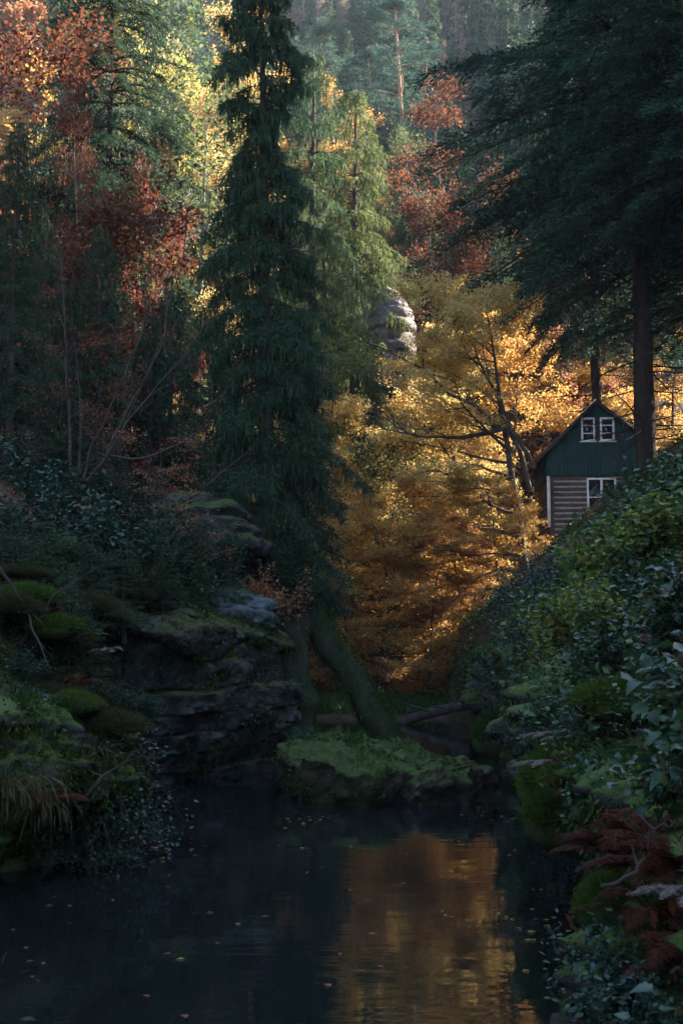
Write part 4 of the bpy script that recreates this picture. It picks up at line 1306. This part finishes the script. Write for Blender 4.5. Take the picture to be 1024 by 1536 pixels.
def put(kind, x, y, label, cat, group=None, s=1.0, rz=None, z=None, tilt=None, dz=0.0, leaf=None, sz=None):
    mk, used = PL[kind]
    o = dup(mk) if used else mk
    PL[kind] = (mk, True)
    z = h1(x, y) if z is None else z
    o.location = (x, y, z + dz)
    o.scale = (s, s, s * (sz or 1))
    o.rotation_euler = (*(tilt or (0, 0)), rng.uniform(0, 6.28) if rz is None else rz)
    for k in ('label', 'category', 'group'):
        if k in o:
            del o[k]
    tag(o, label, cat, group)
    for c in KIDS[o.name]:
        if c.name.startswith(('leaves', 'fronds', 'sprigs')):
            c.material_slots[0].link = 'OBJECT'
            c.material_slots[0].material = LM[leaf] if leaf else c.data.materials[0]
    return o


PL['privet'] = (shrub('waxy_shrub', 301, .9, 1.4, 26, 'privet', .062, 13, layer=1.0), False)
PL['bramble'] = (shrub('bramble', 302, .9, 1.1, 18, 'bramble', .10, 6, layer=1.1, trail=.06), False)
PL['maplebush'] = (shrub('maple_bush', 303, .9, 1.2, 16, 'maple', .095, 5.5, lob=True, layer=1.0), False)
PL['bigleaf'] = (shrub('broad_leaf_plant', 304, .4, .6, 7, 'maple', .095, 1.5, lob=True, layer=.6), False)
PL['sprig'] = (shrub('leafy_sprig', 305, .22, .65, 5, 'privet', .055, 7, layer=.3), False)
PL['bilberry'] = (shrub('bilberry', 306, .45, .4, 34, 'bramble', .03, 14, layer=.4), False)
PL['trailer'] = (shrub('trailing_shrub', 307, .55, 1.0, 20, 'privet', .05, 10, layer=.6, trail=.28), False)
PL['fern_brown'] = (fern('withered_fern', 311, .95, 13, 'fern_brown'), False)
PL['fern_tan'] = (fern('dry_fern', 312, .8, 5, 'fern_tan', (2.4, 4.6)), False)
PL['fern_green'] = (fern('green_fern', 313, .6, 9, 'fern_green'), False)
PL['heather'] = (tuft('heather_tuft', 321, .5, .34, 5200, 'heather', w=.009), False)
PL['mosscushion'] = (tuft('moss_cushion', 322, .44, .16, 7500, 'mosstuft', w=.011), False)
boulder_part(PL['mosscushion'][0], (.36, .36, .13), 71, 'moss')
PL['hanging'] = (tuft('hanging_grass', 323, .13, .5, 150, 'drygrass', drop=1.2, w=.008), False)

# right bank: shrubs hanging over the wall, from the far end towards the camera (row = top of the shrub)
for k, px_, py_, Y, lab, s in [
    ('privet', 800, 850, 26.5, 'dense waxy shrub bulging over the bank wall before the golden beech', 1.1),
    ('privet', 822, 826, 27.5, 'waxy shrub directly below the cottage corner post', 1.1),
    ('privet', 815, 905, 25, 'dark waxy shrub hanging low over the bank wall', 1.1),
    ('privet', 855, 880, 23, 'dark waxy shrub in the middle of the shaded bank', 1.1),
    ('privet', 782, 960, 28, 'small leaved shrub at the far end of the bank wall near the fallen log', 1.0),
    ('privet', 855, 832, 26, 'waxy shrub with bluish leaves under the cottage log wall', 1.1),
    ('privet', 800, 1010, 23.8, 'shrub trailing from the wall foot opposite the islet', .7),
    ('bramble', 900, 822, 24, 'bramble thicket climbing towards the lower cottage window', 1.2),
    ('bramble', 965, 765, 23, 'bramble thicket at the foot of the great bare trunk', 1.3),
    ('bramble', 1005, 672, 23, 'bramble bush highest on the bank beside the great bare trunk', 1.3),
    ('bramble', 1015, 720, 20, 'bramble bush at the frame edge below the highest bramble', 1.2),
    ('bramble', 880, 850, 20, 'bramble with yellowing leaves halfway up the bank', 1.1),
    ('bramble', 840, 955, 20.5, 'dusky bramble above the tan fern fronds', 1.0),
    ('bramble', 955, 815, 17, 'bramble thicket between the maple bushes', 1.0),
    ('maplebush', 940, 815, 21, 'maple bush with green and yellow leaves below the lower cottage window', 1.0),
    ('maplebush', 972, 765, 18.5, 'maple bush turning yellow beside the bramble thicket', 1.0),
    ('maplebush', 1005, 680, 20, 'maple bush with pale shining leaves at the top of the bank', 1.0),
    ('maplebush', 868, 880, 16.5, 'low maple bush with a few yellow leaves on the dark bank', .8),
    ('maplebush', 1015, 840, 13, 'maple bush on the steep bank by the frame edge', .8),
    ('bramble', 925, 900, 13.5, 'dark bramble over the bright moss cushion', .9),
    ('bramble', 975, 960, 11, 'bramble strands over the red ferns', .8),
    ('bramble', 865, 965, 15.5, 'bramble hanging right above the paler tan fern', .8),
    ('maplebush', 905, 792, 19.5, 'yellow leaved maple sprays in front of the lower cottage window', .8),
    ('maplebush', 985, 735, 18, 'maple spray with yellow leaves under the great bare trunk', .8),
    ('maplebush', 900, 870, 15.5, 'small maple spray of yellow and green leaves halfway up the bank', .6),
    ('bilberry', 840, 1010, 14.5, 'low bilberry on the rim of the bank above the tan ferns', 1.3),
    ('bilberry', 900, 1000, 12.8, 'low bilberry behind the bright moss cushion', 1.3)]:
    p = at(px_, py_, Y)
    put(k, p.x, Y, lab, {'bramble': 'bramble', 'bilberry': 'bilberry'}.get(k, 'shrub'), 'shrubs on the bank below the cottage', s=s, z=p.z - PL[k][0]['_h'] * .92 * s, leaf='maple_turning' if 'yellow' in lab else None)

# broad pale leaves close by
for i, (px_, py_, Y, lab, s, rz) in enumerate([
    (992, 930, 7.2, 'plant with large pale shining lobed leaves reaching in at the frame edge', 1.0, 2.6),
    (1012, 1010, 6.6, 'plant with one bright green drooping leaf under the large pale leaves', .85, 3.3),
    (968, 1090, 7.6, 'plant with a bluish broad leaf above the red fern', .8, 2.0),
    (1005, 1480, 4.9, 'plant with a wide pale green leaf low beside the water', .8, 3.4),
    (1015, 1065, 6.4, 'plant with vivid green jagged leaves at the frame edge', .8, 1.0)]):
    p = at(px_, py_, Y)
    put('bigleaf', p.x + .12, Y, lab, 'plant', 'broad leaved plants on the near bank', s=s, rz=rz, z=p.z - .42 * s)

# ferns
for kind, px_, py_, Y, lab, s, rz, grp in [
    ('fern_tan', 840, 1075, 13.0, 'tan dry fern with long fronds arching over the water', 1.0, 0, None),
    ('fern_tan', 825, 1115, 12.0, 'pale dry fern drooping just below the other tan fern', .95, .3, None),
    ('fern_brown', 940, 1215, 8.6, 'reddest withered fern on the near bank above the black hollow', .85, 0, None),
    ('fern_brown', 905, 1240, 8.9, 'withered brown fern hanging over the green ledge', .8, 1.2, None),
    ('fern_brown', 985, 1260, 7.6, 'large withered red brown fern at the frame edge', .9, 2.1, None),
    ('fern_brown', 960, 1330, 7.2, 'dark withered fern hanging over the black hollow', .75, 3.0, None),
    ('fern_brown', 1000, 1400, 6.4, 'dark red fern low by the water at the frame edge', .7, 4.0, None),
    ('fern_tan', 1022, 1290, 6.2, 'pale dry fern tip poking in at the frame edge', .7, .2, None),
    ('fern_green', 865, 1205, 11.2, 'small bright green fern on the mossy ledge below the tan ferns', .75, 0, None),
    ('fern_green', 950, 1140, 9.6, 'green fern between the broad bluish leaf and the red fern', .8, 1, None),
    ('fern_brown', 45, 1180, 12.6, 'pink brown withered fern on the undercut mossy ledge', .75, 5.0, None),
    ('fern_green', 70, 1090, 13.4, 'green fern on top of the undercut mossy ledge', .7, 2.0, None)]:
    p = at(px_, py_, Y)
    put(kind, p.x + .1, Y, lab, 'fern', grp, s=s, rz=rz, z=p.z - .25 * s)

# moss cushions and ledges of the near right bank
for px_, py_, Y, lab, s, sz in [
    (925, 1060, 11.2, 'bright yellow green moss cushion on the bank under the brambles', .8, 1.1),
    (845, 1185, 12.6, 'rounded mossy ledge bulging over the water below the tan ferns', .85, 1.9),
    (880, 1180, 11.4, 'olive moss cushion beside the rounded mossy ledge', .8, 1.2),
    (915, 1375, 7.8, 'vivid green moss cushion hanging at the waterline below the ferns', .42, 2.2),
    (850, 1235, 12.3, 'moss skirt at the foot of the rounded mossy ledge', .8, 2.0),
    (738, 1110, 28, 'moss cushion at the far end of the bank wall by the water', .9, 2.4),
    (40, 900, 15.5, 'bright moss cushion on the heather bank above the undercut ledge', .75, 1.0),
    (85, 945, 15.0, 'mossy mound hanging over the dark hollow in the heather bank', .65, 1.0),
    (30, 1065, 13.2, 'moss cushion on top of the undercut ledge near the frame edge', .6, 1.0),
    (110, 1060, 13.6, 'moss and heather cushion on the rim of the undercut ledge', .6, 1.0)]:
    p = at(px_, py_, Y)
    put('mosscushion', p.x, Y, lab, 'moss', 'moss cushions on the banks', s=s, sz=sz, z=p.z)

# leafy sprigs dangling by the water, near bank
for px_, py_, Y, lab, s in [
    (905, 1395, 7.6, 'upright sprig with pale green leaves at the waterline below the red ferns', .8),
    (925, 1440, 6.9, 'sprig with rows of mint green leaves low beside the water', 1.0),
    (908, 1495, 6.3, 'leafy sprig with yellowish lower leaves at the bottom of the bank', .9),
    (955, 1470, 6.2, 'dull sprig behind the mint green sprig at the bank foot', .9),
    (445, 1100, 22.5, 'small leafy sprig standing at the rear edge of the islet', .75),
    (470, 1098, 22.8, 'second leafy sprig on the islet beside the mossy rock pillar', .7)]:
    p = at(px_, py_, Y)
    put('sprig', p.x, Y, lab, 'plant', None, s=s, z=p.z - .35 * s, leaf='privet')

# left bank: heather, trailing shrubs, bilberries
for i, (px_, py_, Y) in enumerate([(30, 850, 16.5), (120, 905, 17), (205, 885, 20.8), (10, 905, 14.6), (110, 1045, 14.0), (150, 1080, 13.9), (65, 1035, 14.2)]):
    p = at(px_, py_, Y)
    put('heather', p.x, Y, 'tuft of olive brown heather on the bank beside the cliff and undercut ledge', 'heather', 'heather tufts on the bank', s=rng.uniform(.45, .8), z=p.z - .14, sz=rng.uniform(.6, 1))
for i, (px_, py_, Y, lab) in enumerate([
    (70, 770, 17.5, 'little spruce with drooping boughs above the bright moss cushion'),
    (20, 740, 17.0, 'little spruce at the frame edge over the heather bank'),
    (140, 790, 19.5, 'little dark spruce on the bank straight above the dark hollow'),
    (190, 800, 20.5, 'little spruce on the rim where heather bank and cliff meet'),
    (245, 795, 22.5, 'little spruce with boughs hanging over the top of the dark cliff'),
    (300, 770, 24.5, 'little spruce beside the pale rock nose with boughs over the cliff'),
    (345, 790, 26.0, 'little spruce squeezed between the sandstone ledge and the pale rock nose'),
    (105, 850, 16.4, 'tiny spruce leaning over the dark hollow in the bank')]):
    p = at(px_, py_, Y)
    T('young', px_, py_, Y, lab, 'young spruce', 'little spruces on the cliff rim', leaf='spruce_deep', wid=1.15, z=p.z - 1.5, h=1.5)
for i, (px_, py_, Y) in enumerate([(15, 790, 18), (50, 860, 15.6), (95, 920, 15.4), (170, 890, 19.8), (15, 960, 14.2), (235, 850, 22.5), (10, 1020, 13.4), (130, 1010, 14.6), (45, 820, 17.5), (150, 820, 20.5), (90, 790, 19.5), (25, 880, 15.4), (210, 840, 21.8), (260, 880, 23), (80, 1080, 13.3)]):
    p = at(px_, py_, Y)
    put('bilberry', p.x, Y, 'small dark leaved bilberry among the heather of the bank beside the cliff', 'bilberry', 'bilberries among the heather', s=rng.uniform(.8, 1.6), z=p.z - .35, leaf=['bramble', 'spruce_deep', 'heather', 'bramble', 'spruce_deep'][i % 5])
for k, px_, py_, Y, lab, s, lf in [
    ('trailer', 130, 1100, 13.9, 'trailing shrub with blue green leaves cascading down the end of the undercut ledge', 1.15, None),
    ('trailer', 145, 1150, 13.7, 'blue green trailing shrub low on the end of the undercut ledge', .95, None),
    ('trailer', 130, 1225, 13.5, 'lowest trailing shrub almost touching the water at the undercut ledge', .8, None),
    ('bramble', 60, 760, 21, 'dark bramble above the heather bank', 1.1, 'privet'),
    ('bramble', 130, 780, 22, 'dark low shrub under the blackish spruce', 1.2, 'privet'),
    ('bramble', 220, 800, 23.5, 'dark shrub on the slope between the cliff and the sapling', 1.2, 'spruce_deep'),
    ('bramble', 290, 860, 24.2, 'shrub with a few yellow leaves on the rim of the dark cliff', .9, None),
    ('bramble', 40, 700, 25, 'dark shrub beneath the dense spruce at the frame edge', 1.3, 'privet'),
    ('bramble', 160, 730, 25.5, 'dark shrub at the sapling foot', 1.2, 'spruce_deep'),
    ('bramble', 290, 800, 26.5, 'dark drooping shrub beside the rounded sandstone ledge', 1.2, 'spruce_deep'),
    ('bramble', 395, 880, 27.5, 'brown shrub hanging over the pale rock nose', .8, 'brown'),
    ('privet', 365, 820, 29.5, 'dark shrub between the rounded ledge and the tall spruce foot', 1.0, 'spruce_deep'),
    ('privet', 430, 880, 30.2, 'dark shrub at the foot of the tall drooping spruce', 1.0, 'spruce_deep'),
    ('privet', 480, 890, 32, 'dark shrub behind the top of the leaning trunk', .9, 'spruce_deep'),
    ('bilberry', 150, 1030, 15.4, 'pale leaved bilberry by the gap between ledge and cliff', 1.0, 'privet'),
    ('bilberry', 215, 1010, 20.2, 'little bilberry growing in a seam of the dark cliff', 1.0, 'privet'),
    ('bilberry', 160, 990, 19.4, 'bilberry clump on a lower step of the dark cliff', 1.0, 'privet')]:
    p = at(px_, py_, Y)
    put(k, p.x, Y, lab, 'shrub', None, s=s, z=p.z - .55 * s, leaf=lf)
for px_, py_, Y, lab in [(42, 1190, 12.5, 'yellowish beard of dry grass hanging from the undercut ledge'), (8, 1190, 12.2, 'beard of dry grass hanging at the frame edge'), (58, 1215, 12.6, 'short beard of dry grass beside the yellowish one'), (130, 1130, 13.5, 'thin dry grass beard hanging in the dark hollow')]:
    p = at(px_, py_, Y)
    put('hanging', p.x, Y, lab, 'grass', None, s=1.0, z=p.z)

for path, Y, lab in [
    ([(0, 850), (35, 905), (60, 960), (75, 1010)], 14.6, 'thin dead branch slanting down through the heather at the frame edge'),
    ([(18, 1000), (45, 945), (95, 880), (150, 845)], 15.2, 'forked dead stick leaning over the hollow in the heather bank'),
    ([(262, 760), (300, 740), (345, 700), (385, 665)], 27.0, 'dark bare branch poking up beside the rounded sandstone ledge'),
    ([(120, 1205), (150, 1165), (195, 1135), (215, 1128)], 13.0, 'slim bare twig hanging out over the water from the trailing shrubs'),
    ([(830, 1060), (880, 1030), (925, 1015)], 12.0, 'thin bare stick crossing the bank above the tan ferns'),
    ([(905, 1330), (950, 1290), (1000, 1240), (1024, 1225)], 6.8, 'pale bare stick slanting up through the withered ferns')]:
    root = thing('dead_branch', lab, 'branch', (0, 0, 0), 0, 'dead branches on the banks')
    W_ = np.array([tuple(at(a, c, Y - .12 * i)) for i, (a, c) in enumerate(path)])
    t = np.linspace(0, len(path) - 1, 18)
    W_ = np.stack([np.interp(t, range(len(path)), W_[:, j]) for j in range(3)], 1) + np.stack([fbm(t * 1.7, Y, j, 8, 3) for j in range(3)], 1) * .035
    b = MB(); b.tube(W_, np.linspace(.022, .004, 18) * (Y / 14) ** .6, 6)
    part(b, 'stick', M['bark_dark'], root, True)
    for k in range(3):
        i0 = 6 + 4 * k
        b = MB(); b.tube(limb(W_[i0], W_[i0] - W_[i0 - 1] + rng.normal(size=3) * .03, .035 * Y * rng.uniform(.5, 1), 6, .15, -.01, np.random.default_rng(k + 5)), np.linspace(.009, .002, 7), 4)
        part(b, 'twig', M['bark_dark'], root, True)
for kind, px_, py_, Y, lab, s_, rz in [
    ('fern_green', 20, 985, 14.4, 'green fern at the frame edge over the mossy ledge', .7, 0.5),
    ('fern_brown', 110, 1010, 14.6, 'withered fern among the bilberries above the undercut ledge', .6, 1.5),
    ('fern_green', 130, 935, 16.4, 'green fern above the dark hollow beside the cliff', .7, 2.5),
    ('fern_tan', 165, 960, 18.5, 'dry fern on the rim between the heather and the cliff', .8, 1.0),
    ('fern_brown', 60, 905, 15.6, 'withered fern in the heather near the bright moss cushion', .65, 4.0),
    ('fern_green', 250, 1120, 20.4, 'small fern in a crack low on the dark cliff', .5, 3.0)]:
    p = at(px_, py_, Y)
    put(kind, p.x, Y, lab, 'fern', None, s=s_, rz=rz, z=p.z - .25 * s_)

rs = np.random.default_rng(77)
for i in range(26):
    side = -1 if i % 2 else 1
    y = rs.uniform(6, 20)
    x = side * (y * .27 + rs.uniform(.5, 3.2))
    k = ['bilberry', 'bramble', 'heather', 'fern_brown', 'fern_green'][i % 5]
    put(k, x, y, 'low plant of the bank at the very edge of the frame', 'plant', 'low plants at the frame edges', s=rs.uniform(.7, 1.2), dz=-.05)

# fallen log across the far end of the water
root = thing('fallen_log', 'dark fallen log lying across the far end of the water', 'log', (0, 0, 0))
b = MB()
a_, c_ = at(600, 1084, 40), at(735, 1050, 39.5)
P = np.array([np.array(a_) + (np.array(c_) - np.array(a_)) * t for t in np.linspace(-.02, 1.3, 14)])
P[:, 2] += .06 * np.sin(np.linspace(0, 5, 14))
b.tube(P, np.linspace(.13, .2, 14), 10, rough=.2)
part(b, 'trunk', M['bark_dark'], root, True)
for k in range(4):
    b = MB()
    Q = limb(P[4 + 2 * k], (rng.normal(), -.4, .25 - .3 * (k % 2)), 1.6, 6, .12, -.03, np.random.default_rng(k + 60))
    b.tube(Q, np.linspace(.05, .008, 7), 5)
    part(b, 'branch', M['bark_dark'], root, True)
# bare drooping twig stems on the left slope and the near dead stub in the water
root = thing('dead_stump', 'black rotten stump poking out of the water at the foot of the near bank', 'stump', (0, 0, 0))
p = at(845, 1520, 7.4)
b = MB()
zz = np.linspace(-.4, .16, 12)
b.tube(np.stack([p.x + .03 * np.sin(zz * 9), np.full(12, 7.4), zz], 1), .13 - .05 * sstep(-.1, .16, zz), 16, rough=.6)
part(b, 'stub', M['bark_dark'], root, True)
b = MB()
for k in range(6):
    Q = limb((p.x, 7.4, -.05), (math.cos(k * 1.1), math.sin(k * 1.1), .25), .32, 5, .25, -.05, np.random.default_rng(k + 80))
    b.tube(Q, np.linspace(.035, .008, 6), 5)
part(b, 'roots', M['bark_dark'], root, True)

# ------------------------------------------------------------------ ground cover that nobody could count


def scatter(n, xr_, yr_, ok, seed):
    r = np.random.default_rng(seed)
    y = r.uniform(*yr_, n * 3)
    x = r.uniform(*xr_, n * 3)
    z = H(x, y)
    k = ok(x, y, z)
    return np.stack([x, y, z], 1)[k][:n], r


def cover(name, n, xr_, yr_, ok, seed, leaf, ln, wd, stand, label=None, lift=.02, patch=None):
    P, r = scatter(n, xr_, yr_, ok, seed)
    if patch is not None:
        P = P[fbm(P[:, 0] * .8 + seed, P[:, 1] * .55, 0, seed, 4) > patch]
    n = len(P)
    P[:, 2] += r.uniform(0, lift, n)
    D = r.normal(size=(n, 3)) * np.array([1, 1, .35]) + np.array([0, 0, stand])
    A, B = frame_from(D, np.array([0, 0, 1.0]) * (1 - stand) + r.normal(size=(n, 3)) * .4)
    b = MB()
    s = r.uniform(.6, 1.3, n)
    b.kites(P, A, B, ln * s, wd * s, np.clip(r.normal(.45, .25, n), 0, 1))
    o = b.build(name, LM[leaf])
    return tag(o, label, None, None, 'stuff')


fr = lambda x, y: np.abs(x) < y * .285 + 4.5
bank_r = lambda x, y, z: (x > np.interp(y, YR, XR) + .3) & fr(x, y) & (z > .1)
bank_l = lambda x, y, z: (x < np.interp(y, YL, XL) - .5) & fr(x, y) & (z > .1)
cover('undergrowth', 102000, (1.3, 17), (1, 46), bank_r, 401, 'bramble', .07, .045, .25, lift=.25, patch=.1)
cover('undergrowth', 68000, (1.3, 17), (1, 46), bank_r, 411, 'fern_brown', .09, .03, .4, lift=.2, patch=.25)
cover('undergrowth', 85000, (1.3, 17), (1, 46), bank_r, 412, 'mosstuft', .08, .03, .6, lift=.06, patch=.0)
cover('undergrowth', 96000, (-16, -1), (2, 48), bank_l, 402, 'heather', .10, .02, .9, lift=.12, patch=-.1)
cover('undergrowth', 80000, (-16, -1), (2, 48), bank_l, 403, 'bramble', .05, .03, .3, lift=.22, patch=.3)
cover('undergrowth', 96000, (-16, -1), (2, 48), bank_l, 413, 'mosstuft', .08, .028, .6, lift=.05, patch=.05)
cover('undergrowth', 48000, (-16, -1), (2, 48), bank_l, 414, 'bare', .13, .014, .5, lift=.1, patch=.2)
cover('leaf_litter', 90000, (-18, 18), (2, 75), lambda x, y, z: fr(x, y) & (z > .15), 404, 'litter', .10, .07, .05)
cover('leaf_litter', 30000, (-4, 9), (41, 62), lambda x, y, z: fr(x, y) & (z > .15), 405, 'orange', .11, .08, .08)
cover('grass', 26000, (-3, 4), (42.5, 50), lambda x, y, z: (z > .12), 406, 'grass', .3, .03, 2.2)

near_r = lambda x, y, z: (x > np.interp(y, YR, XR) + .1) & (z > .05)
near_l = lambda x, y, z: (x < np.interp(y, YL, XL) - .2) & (z > .05)
cover('undergrowth', 26000, (1.4, 7), (1, 14), near_r, 421, 'bramble', .06, .04, .3, lift=.2)
cover('undergrowth', 40000, (1.4, 7), (1, 14), near_r, 422, 'mosstuft', .07, .022, .6, lift=.05)
cover('leaf_litter', 22000, (1.4, 7), (1, 14), near_r, 423, 'litter', .07, .05, .08)
cover('undergrowth', 40000, (-9, -2.3), (1, 15), near_l, 424, 'mosstuft', .07, .022, .6, lift=.05)
cover('undergrowth', 22000, (-9, -2.3), (1, 15), near_l, 425, 'bramble', .055, .035, .3, lift=.2)
cover('leaf_litter', 22000, (-9, -2.3), (1, 15), near_l, 426, 'litter', .07, .05, .08)

# fallen leaves on the water
b = MB()
b.kites(np.array([[0, 0, 0.]]), np.array([[1., 0, 0]]), np.array([[0, 1., 0]]), .07, .045, np.array([.6]), fold=.12)
lf0 = b.build('floating_leaf', LM['orange'])
rl = np.random.default_rng(9)
k = 0
while k < 150:
    y = 7.3 + 13 * rl.uniform() ** 1.6
    x = rl.uniform(np.interp(y, YL, XL) + .3, np.interp(y, YR, XR) - .4)
    if abs(x) > y * .27 or (y > 17.5 and -1.4 < x < 2.8):
        continue
    o = lf0 if k == 0 else lf0.copy()
    if k:
        COL.objects.link(o)
    if k >= 90:
        c_ = [(-1.9, 14.9), (1.9, 17.6), (-.3, 17.2), (1.55, 10.6)][k % 4]
        x, y = c_[0] + rl.normal() * .22, c_[1] + rl.normal() * .35
    elif k % 3 == 0 and k:
        side = rl.random() < .5
        x = np.interp(y, YL, XL) + .35 + rl.uniform(0, .5) if side else np.interp(y, YR, XR) - .3 - rl.uniform(0, .5)
    o.material_slots[0].link = 'OBJECT'; o.material_slots[0].material = LM[['orange', 'brown', 'litter', 'litter', 'palegold'][int(rl.integers(5))]]
    o.location = (x, y, .004); o.rotation_euler = (0, 0, rl.uniform(0, 6.28)); o.scale = (rl.uniform(.6, 1.2),) * 3
    tag(o, 'small fallen leaf floating on the dark open water', 'leaf', 'fallen leaves floating on the water')
    k += 1

# ------------------------------------------------------------------ air, light, camera
m, nt, N, L = newmat('haze')
out = N.new('ShaderNodeOutputMaterial')
v = N.new('ShaderNodeVolumePrincipled')
v.inputs['Color'].default_value = (.74, .86, 1, 1)
v.inputs['Density'].default_value = .00022
v.inputs['Anisotropy'].default_value = .0
L.new(v.outputs[0], out.inputs['Volume'])
b = MB(); b.box((20, 68, 58), (210, 250, 124))
hz = b.build('haze', m)
hz['kind'] = 'stuff'

SUN_AZ, SUN_EL = R(61), R(34)
W = bpy.data.worlds.new('World'); SC.world = W
W.use_nodes = True
nt = W.node_tree
sky = nt.nodes.new('ShaderNodeTexSky'); sky.sky_type = 'NISHITA'
sky.sun_disc = False; sky.ozone_density = 2.5
sky.sun_elevation = SUN_EL; sky.sun_rotation = SUN_AZ
bg = nt.nodes['Background']; bg.inputs['Strength'].default_value = .105
nt.links.new(sky.outputs[0], bg.inputs['Color'])
sd = bpy.data.lights.new('sun', 'SUN'); sd.energy = 5; sd.angle = R(.5); sd.color = (1, .94, .84)
so = bpy.data.objects.new('sun', sd); COL.objects.link(so)
dirv = Vector((math.sin(SUN_AZ) * math.cos(SUN_EL), math.cos(SUN_AZ) * math.cos(SUN_EL), math.sin(SUN_EL)))
so.rotation_euler = dirv.to_track_quat('Z', 'Y').to_euler()
so.location = dirv * 200

cd = bpy.data.cameras.new('camera'); cam = bpy.data.objects.new('camera', cd); COL.objects.link(cam)
cam.location = (0, 0, CAMZ)
cam.rotation_euler = (R(90) + TH, 0, 0)
cd.sensor_fit = 'VERTICAL'; cd.sensor_height = 36; cd.lens = F / 1536 * 36
cd.clip_start = .1; cd.clip_end = 600
cd.dof.use_dof = True; cd.dof.focus_distance = 40; cd.dof.aperture_fstop = 6.3
SC.camera = cam

SC.view_settings.view_transform = 'Standard'
SC.view_settings.look = 'None'
SC.view_settings.exposure = 3.1
SC.view_settings.gamma = 1
cy = SC.cycles
cy.max_bounces = 10; cy.diffuse_bounces = 6; cy.glossy_bounces = 3; cy.transmission_bounces = 4; cy.volume_bounces = 1
cy.use_denoising = True
cy.caustics_reflective = False; cy.caustics_refractive = False
for root in (x[0] for x in list(PROTO.values()) + list(PL.values())):
    if '_h' in root:
        pass
